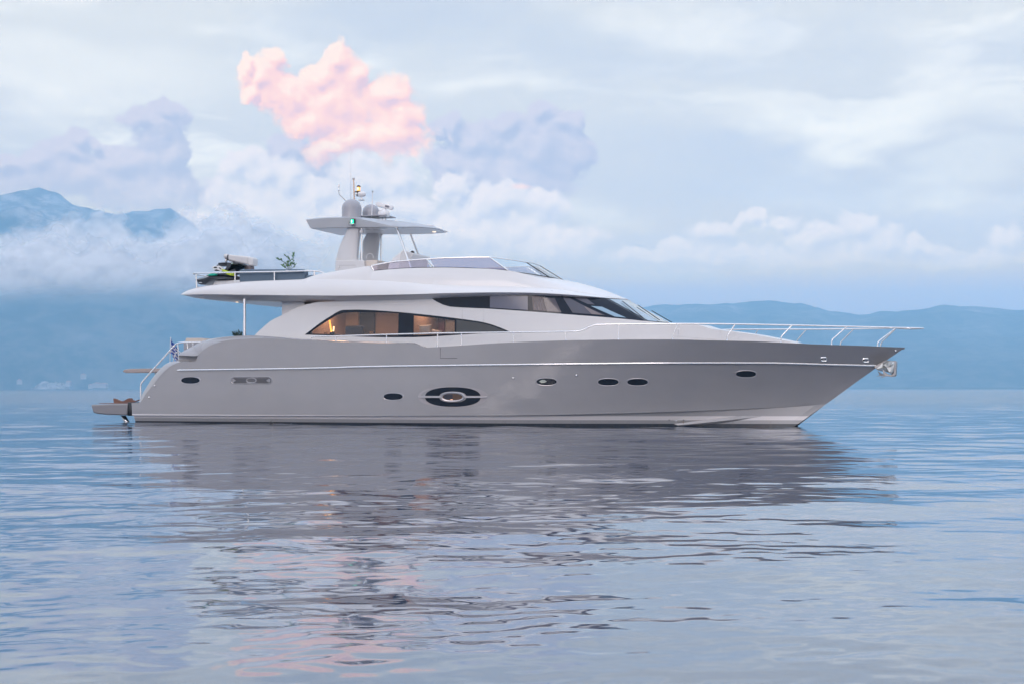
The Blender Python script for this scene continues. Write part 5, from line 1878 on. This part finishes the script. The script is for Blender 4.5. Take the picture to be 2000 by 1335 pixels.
# seat, cowl, handlebar column
def jprism(name, pl_, y0, y1, mat, bev=0.02):
    q_ = [jl(*p) for p in pl_]
    v, f = prism_vf([(p[0], p[2]) for p in q_], y0, y1)
    o = mesh_obj(name, v, f, mat, jet, True, 30)
    if bev: bevelled(o, bev, 3)
    return o


jprism('side_panel', [(420.5, 540.5), (426, 537.6), (431, 536.6), (436.5, 536.8), (437.4, 539), (435.5, 540.8), (428, 541.2)], -0.58, -0.40, M_JGREEN, 0.015)
jprism('lime_panel', [(446, 528), (452, 529.6), (458, 532.4), (464.5, 534), (466.8, 537.5), (466, 541), (458, 538.6), (451, 534.5), (447.5, 531)], -0.50, -0.30, M_LIME, 0.015)
jprism('seat', [(450.5, 529), (453, 525), (456.5, 521.5), (458, 515), (453.5, 514.2), (446, 515.4), (438, 517), (429, 518), (428, 520.5), (441, 520.8), (449, 520.2), (446, 525), (441, 531), (430, 535), (446, 538), (466, 536), (466.5, 530), (462, 524.5), (460, 520), (461.5, 515), (468, 515.4), (476, 517.6), (480, 519.6), (470, 519.6), (463, 517.5), (466, 523), (467.5, 531)][:24], -0.20, 0.20, M_JBODY, 0.03)
fp = jprism('face_plate', [(423.5, 524), (427, 521.5), (437, 520.7), (443, 523.5), (446, 529.2), (443.5, 532.5), (436, 529.8), (428, 529.5)], -0.36, -0.24, M_WHITE2, 0.02)
for pl_ in ([(427.5, 524.3), (430.5, 522.6), (434.6, 523), (434, 525.2), (430, 525.8)], [(437.6, 524), (441, 525.3), (443.3, 528), (440.4, 527.6)], [(429.5, 529.8), (433, 527.8), (437.5, 529.4), (438.2, 531), (430, 531)]):
    jprism('face_slot', pl_, -0.375, -0.30, M_BLACK, 0.0)
tube('handlebar', [jl(440, 517.5, -0.45), jl(447, 515.2, -0.2), jl(452, 515, 0.2), jl(458, 516.5, 0.45)], 0.035, M_BLACK, jet, 8)
tube('mirror_arm', [jl(462, 515, -0.3), jl(468, 515.8, -0.42), jl(476, 518.4, -0.42)], [0.03, 0.07, 0.03], M_BLACK, jet, 8)
tube('mirror_glass', [jl(465, 517.6, -0.44), jl(468.5, 516, -0.46)], [0.02, 0.035], pbsdf('jet_ski_mirror', (.6, .75, .7, 1), .2)[0], jet, 8)
jprism('hull_badge', [(403.4, 553.6), (408.8, 553.6), (408.8, 555), (403.4, 555)], -0.53, -0.45, M_SHINY, 0.0)
jprism('hull_stripe', [(414.5, 542), (424, 541.6), (424, 542.6), (414.5, 543)], -0.585, -0.5, M_SHINY, 0.0)
# white cradle under it
ol = [(414.5, 563), (415.5, 556), (418, 550), (421, 547.8), (468, 547.2), (468, 560)]
o_ = prism('boat_cradle', ol, 1.75, 0.9, M_WHITE2, yacht, 0.04)
for px in (422.5, 441):
    tube('cradle_seam', [P(px, 550.2, 1.753), P(px - 0.5, 557, 1.753)], 0.008, M_LGREY, o_, 6)

# ================================================================== plants
M_LEAF = pbsdf('leaf_green', (0.085, 0.20, 0.055, 1), 0.5)[0]
M_LEAF2 = pbsdf('dark_leaf', (0.030, 0.065, 0.034, 1), 0.6)[0]
M_STEM = pbsdf('plant_stem', (0.06, 0.07, 0.03, 1), 0.7)[0]


def leaf_vf(base, dirv, L, w):
    d = np.array(dirv, float); d /= np.linalg.norm(d)
    s = np.cross(d, np.array([rng.normal(), rng.normal(), 0.3])); s /= np.linalg.norm(s) + 1e-9
    n_ = np.cross(d, s)
    V = [base, base + d * L * .35 + s * w + n_ * w * .3, base + d * L * .4 - n_ * w * .25, base + d * L * .35 - s * w + n_ * w * .3, base + d * L * .75 + s * w * .7, base + d * L * .75 - s * w * .7, base + d * L]
    return V, [(0, 2, 1), (0, 3, 2), (1, 2, 4), (2, 3, 5), (2, 5, 6, 4)]


Yp = 2.2
pb = P(564, 527, Yp)
pt = empty('potted_plant', (pb[0], -Yp, pb[2] - 0.35), 'leafy green plant sticking up behind the blue-grey sofa back on the upper deck', 'plant')
o3 = np.array(pt.location)
lathe('pot', [(0.13, 0.0), (0.17, 0.30), (0.17, 0.33), (0.14, 0.33), (0.13, 0.29)], (0, 0, 0), M_DGREY, pt, 18)
stems = [[(563, 527), (557, 516), (550, 509), (546, 506.5)], [(564, 527), (566, 515), (564, 506), (560, 500.5)], [(566, 527), (571, 513), (570.5, 502), (571.5, 497)], [(567, 527), (574, 519), (579, 516.3)], [(562, 527), (556, 521), (549.5, 518)], [(565, 527), (560, 518), (559, 512)]]
sv, lv = ([], []), ([], [])
for st in stems:
    path = [p - o3 + np.array([0, (i / 3) * rng.normal() * 0.12, 0]) for i, p in enumerate(P(a, b, Yp) for a, b in st)]
    path = smooth_path(path, 5)
    sv = join(sv, tube_vf(path, [0.010 - 0.006 * i / len(path) for i in range(len(path))], 5))
    for i in range(3, len(path)):
        d = path[i] - path[i - 1]
        for s_ in (-1, 1):
            dv = d / np.linalg.norm(d) * 0.8 + np.array([s_ * rng.uniform(.3, .9), rng.normal() * .6, rng.uniform(-.1, .5)])
            if rng.random() < 0.8: lv = join(lv, leaf_vf(path[i], dv, rng.uniform(0.07, 0.12), rng.uniform(0.018, 0.028)))
    lv = join(lv, leaf_vf(path[-1], d, 0.11, 0.024))
mesh_obj('stem', *sv, M_STEM, pt, True, 40)
mesh_obj('foliage', *lv, M_LEAF, pt, True, None, recalc=False)

pb = P(464, 655.5, 2.0)
pt2 = empty('potted_shrub', (pb[0], -2.0, pb[2] - 0.4), 'small dark bushy shrub behind the grey bulwark, aft of the chrome pillar', 'plant')
lathe('pot', [(0.12, 0.0), (0.16, 0.32), (0.16, 0.36), (0.13, 0.36), (0.12, 0.32)], (0, 0, 0), M_DGREY, pt2, 18)
lv = ([], []); sv = ([], [])
for i in range(150):
    d = rng.normal(size=3); d[2] = abs(d[2]) * .7 + 0.05; d /= np.linalg.norm(d)
    r_ = rng.uniform(.3, 1.0)
    b_ = np.array([0, 0, 0.38]) + d * r_ * np.array([0.20, 0.20, 0.20])
    lv = join(lv, leaf_vf(b_, d + rng.normal(size=3) * .4, rng.uniform(.05, .10), rng.uniform(.012, .02)))
for i in range(7):
    d = rng.normal(size=3); d[2] = abs(d[2]) + .5; d /= np.linalg.norm(d)
    sv = join(sv, tube_vf([np.array([0, 0, 0.33]), np.array([0, 0, .36]) + d * .12, np.array([0, 0, .38]) + d * .24], [.008, .006, .003], 5))
mesh_obj('stem', *sv, M_STEM, pt2, True, 40)
mesh_obj('foliage', *lv, M_LEAF2, pt2, True, None, recalc=False)

# ================================================================== cockpit seat and ensign
a, b = P(354.5, 681, 2.0), P(402, 664.5, 2.0)
box('cockpit_seat', ((a[0] + b[0]) / 2, -0.6, (a[2] + b[2]) / 2 - 0.25), (b[0] - a[0], 2.6, b[2] - a[2] + 0.5), M_DGREY, yacht, 0.05)
cu = [(362, 666.3), (362.3, 661.5), (364, 660), (384, 659.8), (394, 660), (399, 662), (408, 666), (408, 668), (362, 668)]
prism('seat_cushion', cu, 1.9, 2.4, M_CREAM, yacht, 0.04)

M_FLAG = bpy.data.materials.new('ensign_cloth')
M_FLAG.use_nodes = True
T = NT(M_FLAG.node_tree)
b_ = T.n['Principled BSDF']
b_.inputs['Roughness'].default_value = 0.85
uvn = T.n.new('ShaderNodeUVMap')
sp = T.n.new('ShaderNodeSeparateXYZ')
T.l.new(uvn.outputs[0], sp.inputs[0])
u_, v_ = sp.outputs[0], sp.outputs[1]
stripe = T.m('GREATER_THAN', T.m('MODULO', T.m('MULTIPLY', v_, 9.0), 2.0), 1.0)          # 1 = white stripe
canton = T.m('MULTIPLY', T.m('LESS_THAN', u_, 0.37), T.m('GREATER_THAN', v_, 4 / 9))
cross = T.m('MAXIMUM', T.m('LESS_THAN', T.m('ABSOLUTE', T.m('SUBTRACT', u_, 0.185)), 0.037), T.m('LESS_THAN', T.m('ABSOLUTE', T.m('SUBTRACT', v_, 13 / 18)), 1 / 18))
wht = T.m('ADD', T.m('MULTIPLY', canton, cross), T.m('MULTIPLY', T.m('SUBTRACT', 1.0, canton), stripe))
T.l.new(T.mix(wht, (0.045, 0.10, 0.42, 1), (0.72, 0.72, 0.76, 1)), b_.inputs['Base Color'])

fpole0, fpole1 = P(331.5, 706, 1.6), P(333.3, 659.5, 1.6)
ens = empty('ensign', tuple(fpole0), 'blue and white striped flag hanging from the staff at the stern', 'flag')
of = np.array(ens.location)
tube('flag_staff', [np.zeros(3) - np.array([0, 0, 0.2]), fpole1 - of], 0.014, M_WHITE2, ens, 8)
lathe('staff_ball', [(0.002, -0.02), (0.022, -0.01), (0.022, 0.012), (0.002, 0.025)], fpole1 - of, M_WHITE2, ens, 10)
# limp cloth: the fly end droops, folds gather it
nu, nvv = 34, 18
V = []; UV = []
hoist0, hoist1 = P(333, 662, 1.6) - of, P(332.3, 690, 1.6) - of
for i in range(nu + 1):
    u = i / nu
    for j in range(nvv + 1):
        v = j / nvv
        base = hoist1 + (hoist0 - hoist1) * v
        out = 0.30 * (1 - (1 - u) ** 1.7)
        x = base[0] + out * (1.0 - 0.12 * v) + 0.035 * math.sin(u * 9 + v * 2)
        y = base[1] + 0.075 * math.sin(u * 15 + v * 1.5) * min(1, u * 4)
        z = base[2] - 0.46 * u ** 1.25 + 0.02 * math.sin(u * 11)
        V.append((x, y, z)); UV.append((u, v))
F = [(i * (nvv + 1) + j, (i + 1) * (nvv + 1) + j, (i + 1) * (nvv + 1) + j + 1, i * (nvv + 1) + j + 1) for i in range(nu) for j in range(nvv)]
fo = mesh_obj('flag_cloth', V, F, M_FLAG, ens, True, None, recalc=False)
ul = fo.data.uv_layers.new(name='UVMap')
for lp in fo.data.loops:
    ul.data[lp.index].uv = UV[lp.vertex_index]

# ================================================================== anchor at the stem
M_GALV = pbsdf('galvanised_steel', (0.62, 0.62, 0.60, 1), 0.32, metal=0.75)[0]
M_GALV.node_tree.nodes['Principled BSDF'].inputs['Roughness'].default_value = 0.3
anc = empty('anchor', tuple(P(1735, 720, 0.0)))
anc.parent = yacht
oa = np.array(anc.location)


def aprism(name, pl_, y0, y1, mat, bev=0.015):
    q_ = [P(x, y, 0.0) - oa for x, y in pl_]
    v, f = prism_vf([(p[0], p[2]) for p in q_], y0, y1)
    o = mesh_obj(name, v, f, mat, anc, True, 30)
    if bev: bevelled(o, bev, 2)
    return o


# crumpled bright plate of the fluke, facing the viewer
pl_ = [(1711, 720.5), (1718, 714), (1724, 708), (1730, 704.6), (1737, 704), (1744, 704.4), (1747, 708), (1746.5, 716), (1744.5, 724), (1741, 730), (1737, 727), (1731, 725), (1722, 724), (1715, 722.5)]
q_ = [P(x, y, 0.30) - oa for x, y in pl_]
c = sum(q_) / len(q_)
V = list(q_) + [0.6 * p + 0.4 * c + np.array([0, -0.07 + 0.07 * rng.normal(), 0.02 * rng.normal()]) for p in q_] + [c + np.array([0, -0.10, 0])] + [p + np.array([0, 0.5, 0]) for p in q_]
n = len(q_)
F = [(i, (i + 1) % n, n + (i + 1) % n, n + i) for i in range(n)] + [(n + i, n + (i + 1) % n, 2 * n) for i in range(n)] + [(i, 2 * n + 1 + i, 2 * n + 1 + (i + 1) % n, (i + 1) % n) for i in range(n)]
mesh_obj('anchor_plate', V, F, M_GALV, anc, False)
aprism('anchor_shank', [(1730, 705.5), (1732, 703.4), (1751, 704.4), (1752, 707), (1751, 731), (1748.5, 734), (1741, 735), (1730, 733.5), (1729, 731.5), (1742, 730.5), (1746, 728), (1747.4, 708)], -0.22, 0.22, M_STEEL)
aprism('anchor_fluke', [(1726, 718.4), (1731, 726), (1736, 730), (1748, 733), (1744, 735.2), (1733, 734), (1719.5, 738.6), (1730, 733), (1727.5, 729)], -0.42, -0.34, M_STEEL, 0.008)
aprism('anchor_fluke', [(1712, 723), (1718, 727.5), (1727, 731), (1729, 733), (1708, 733.6), (1716, 731.6)], 0.34, 0.42, M_STEEL, 0.008)
aprism('stem_roller', [(1708, 714), (1730, 703), (1734, 704.5), (1716, 719), (1709, 719)], -0.12, 0.12, M_STEEL, 0.01)

# ================================================================== far shore: pale rock face and a few houses
M_ROCK = pbsdf('pale_rock', (0.40, 0.35, 0.33, 1), 0.9)[0]
M_FARWALL = pbsdf('far_house_wall', (0.40, 0.34, 0.32, 1), 0.8)[0]
M_FARROOF = pbsdf('far_house_roof', (0.42, 0.24, 0.19, 1), 0.9)[0]


def far_pt(px, D, z=0.0):
    q = CAM + D * FV + RV * (px - CX) / FPX * D
    return np.array([q[0], q[1], z])


def rock(px0, px1, ytop, D, seed, label):
    r2 = np.random.default_rng(seed)
    w = (px1 - px0) / FPX * D; h = (HY - ytop) / FPX * D
    nx, ny = 26, 12
    V, F = [], []
    c = far_pt((px0 + px1) / 2, D)
    for i in range(nx + 1):
        u = i / nx
        env = (math.sin(math.pi * u) ** 0.7) * (0.75 + 0.25 * math.sin(5 * u + seed))
        for j in range(ny + 1):
            v = j / ny
            V.append((w * (u - .5) + r2.normal() * w * .012, 40 * v + r2.normal() * 5, -1 + h * env * (v ** 0.6) * (1 + 0.14 * r2.normal()) if j else -1.0))
    for i in range(nx):
        for j in range(ny):
            F.append((i * (ny + 1) + j, (i + 1) * (ny + 1) + j, (i + 1) * (ny + 1) + j + 1, i * (ny + 1) + j + 1))
    o = mesh_obj('rock_face', V, F, M_ROCK, None, True, 25)
    o.location = c
    o.rotation_euler = (0, 0, YAW)
    return tag(o, label, 'rock')


rock(58, 126, 731, 2960, 2, 'pale triangular rock face at the water edge on the far left shore')


def far_house(px, y, D, w, h, label):
    z = (HY - y) / FPX * D
    c = far_pt(px, D, z)
    t = empty('far_house', tuple(c), label, 'house', 'houses on the far shore')
    t.rotation_euler = (0, 0, YAW + rng.uniform(-.3, .3))
    mesh_obj('wall', *box_vf((0, 0, h / 2 - 2), (w, 9, h + 4)), M_FARWALL, t, False)
    v, f = prism_vf([(-w / 2 - .5, h), (w / 2 + .5, h), (0, h + 3.0)], -5.5, 5.5)
    mesh_obj('roof', v, f, M_FARROOF, t, False)


for px, y, w, h, lab in ((134, 749, 16, 14, 'tiny pale house just right of the pale rock face on the far shore'), (163, 735, 18, 14, 'tiny pinkish house highest above the water on the far shore'),
                         (190, 752, 30, 14, 'wide tiny pale house low on the far shore behind the swim platform'), (203, 752.5, 26, 12, 'tiny pale house at the right end of the far shore row'),
                         (38, 745, 18, 12, 'tiny pale house left of the pale rock face on the far shore'), (178, 753.5, 16, 9, 'smallest tiny house at the waterline of the far shore')):
    far_house(px, y, 2985, w * .60, h * .42, lab)

# ------------------------------------------------------------------ haze: the air over the bay
def build_haze():
    me = bpy.data.meshes.new('haze')
    bm = bmesh.new()
    bmesh.ops.create_cube(bm, size=1.0)
    bm.to_mesh(me)
    bm.free()
    o = bpy.data.objects.new('haze', me)
    COL.objects.link(o)
    c = Vector((float(CAM[0]), float(CAM[1]), 0)) + Vector(FV) * ((HAZE_FAR - HAZE_BACK) / 2)
    o.rotation_euler = (0, 0, YAW)
    top, bot = HAZE_TOP, -3.5
    o.scale = (2 * HAZE_FAR, HAZE_FAR + HAZE_BACK, top - bot)
    o.location = (c.x, c.y, (top + bot) / 2)
    m = bpy.data.materials.new('haze_material')
    m.use_nodes = True
    T = NT(m.node_tree)
    T.n.clear()
    out = T.n.new('ShaderNodeOutputMaterial')
    v = T.n.new('ShaderNodeVolumePrincipled')
    v.inputs['Color'].default_value = (0.39, 0.72, 1.0, 1)
    v.inputs['Density'].default_value = HAZE_DENS
    v.inputs['Anisotropy'].default_value = -0.35
    T.l.new(v.outputs[0], out.inputs['Volume'])
    me.materials.append(m)
    tag(o, 'pale blue haze over the bay', 'haze', kind='stuff')


build_haze()


def build_cloud_bank():
    """drifts of low cloud along the mountain: bumpy sheets of mist, torn along the top and thinning out below"""
    m = bpy.data.materials.new('cloud_bank_material')
    m.use_nodes = True
    T = NT(m.node_tree)
    T.n.clear()
    out = T.n.new('ShaderNodeOutputMaterial')
    df = T.n.new('ShaderNodeBsdfDiffuse')
    df.inputs[0].default_value = (0.95, 0.93, 0.92, 1)
    tl = T.n.new('ShaderNodeBsdfTranslucent')
    tl.inputs[0].default_value = (0.95, 0.93, 0.94, 1)
    mx = T.n.new('ShaderNodeMixShader')
    mx.inputs[0].default_value = 0.40
    T.l.new(df.outputs[0], mx.inputs[1])
    T.l.new(tl.outputs[0], mx.inputs[2])
    tr = T.n.new('ShaderNodeBsdfTransparent')
    geo = T.n.new('ShaderNodeNewGeometry')
    pos = geo.outputs['Position']
    at = T.n.new('ShaderNodeAttribute')
    at.attribute_name = 'rim'                     # metres below the upper rim of the drift
    at2 = T.n.new('ShaderNodeAttribute')
    at2.attribute_name = 'body'                   # 1 in the body of the drift, 0 where it has thinned out
    p = T.vm('MULTIPLY', pos, (1.0, 1.0, 1.25))
    w = T.noise(p, 0.012, 3, 0.5, color=True)
    pw = T.vm('ADD', p, T.vm('SCALE', T.vm('SUBTRACT', w, (0.5, 0.5, 0.5)), s=40.0))
    n = T.noise(pw, 0.022, 3, 0.48)
    soft = T.noise(p, 0.009, 4, 0.5)
    a1 = T.ss(T.m('ADD', at.outputs['Fac'], T.m('MULTIPLY_ADD', n, 95.0, -52.0)), 0.0, T.m('MULTIPLY_ADD', soft, 40.0, 8.0))
    a2 = T.ss(T.m('ADD', at2.outputs['Fac'], T.m('MULTIPLY_ADD', soft, 0.7, -0.35)), 0.0, 1.0)
    m2 = T.n.new('ShaderNodeMixShader')
    T.l.new(T.m('MULTIPLY', T.m('MULTIPLY', a1, a2), 0.95), m2.inputs[0])
    T.l.new(tr.outputs[0], m2.inputs[1])
    T.l.new(mx.outputs[0], m2.inputs[2])
    T.l.new(m2.outputs[0], out.inputs['Surface'])
    top = pchip([-900, -500, -200, 0, 40, 100, 135, 165, 200, 218, 240, 262, 300, 335, 365, 400, 450, 520, 600, 720],
                [398, 402, 412, 424, 408, 394, 402, 408, 396, 412, 398, 414, 436, 428, 396, 384, 392, 412, 440, 480])
    for k, (D, dy, seed) in enumerate(((1600.0, 0, 3), (1530.0, 22, 17), (1460.0, 48, 29))):
        xs = np.linspace(-900, 740, 300)
        vs = np.linspace(0, 1, 64)
        PX, VV = np.meshgrid(xs, vs, indexing='ij')
        tp = top(PX) + dy - 26
        PY = tp + (650 - tp) * VV
        rel = (fbm(PX / 105.0 + 40 * k, PY / 80.0, seed, 3) - 0.5) * 60 + (fbm(PX / 40.0 + 9, PY / 34.0 + 7 * k, seed + 5, 2) - 0.5) * 10
        DD = D - rel
        Z = (HY - PY) / FPX * D
        co = np.stack([CAM[0] + DD * FV[0] + RV[0] * (PX - CX) / FPX * D, CAM[1] + DD * FV[1] + RV[1] * (PX - CX) / FPX * D, Z], -1)
        n0, n1 = PX.shape
        F = [(i * n1 + j, i * n1 + j + 1, (i + 1) * n1 + j + 1, (i + 1) * n1 + j) for i in range(n0 - 1) for j in range(n1 - 1)]
        o = mesh_obj('cloud_bank', co.reshape(-1, 3), F, m, None, True, None, recalc=False)
        rim = ((PY - tp) - 26) / FPX * D
        end = np.clip((700 - PX) / 260.0, 0, 1)
        body = np.clip((610 - PY) / 150.0, 0, 1) * 1.35 * (end ** 0.5) - 0.10
        for nm, arr in (('rim', rim), ('body', body)):
            a_ = o.data.attributes.new(nm, 'FLOAT', 'POINT')
            a_.data.foreach_set('value', arr.reshape(-1).astype(np.float32))
        tag(o, ('rearmost', 'middle', 'nearest')[k] + ' drift of pale cloud lying along the mountain slope', 'cloud', kind='stuff')


build_cloud_bank()
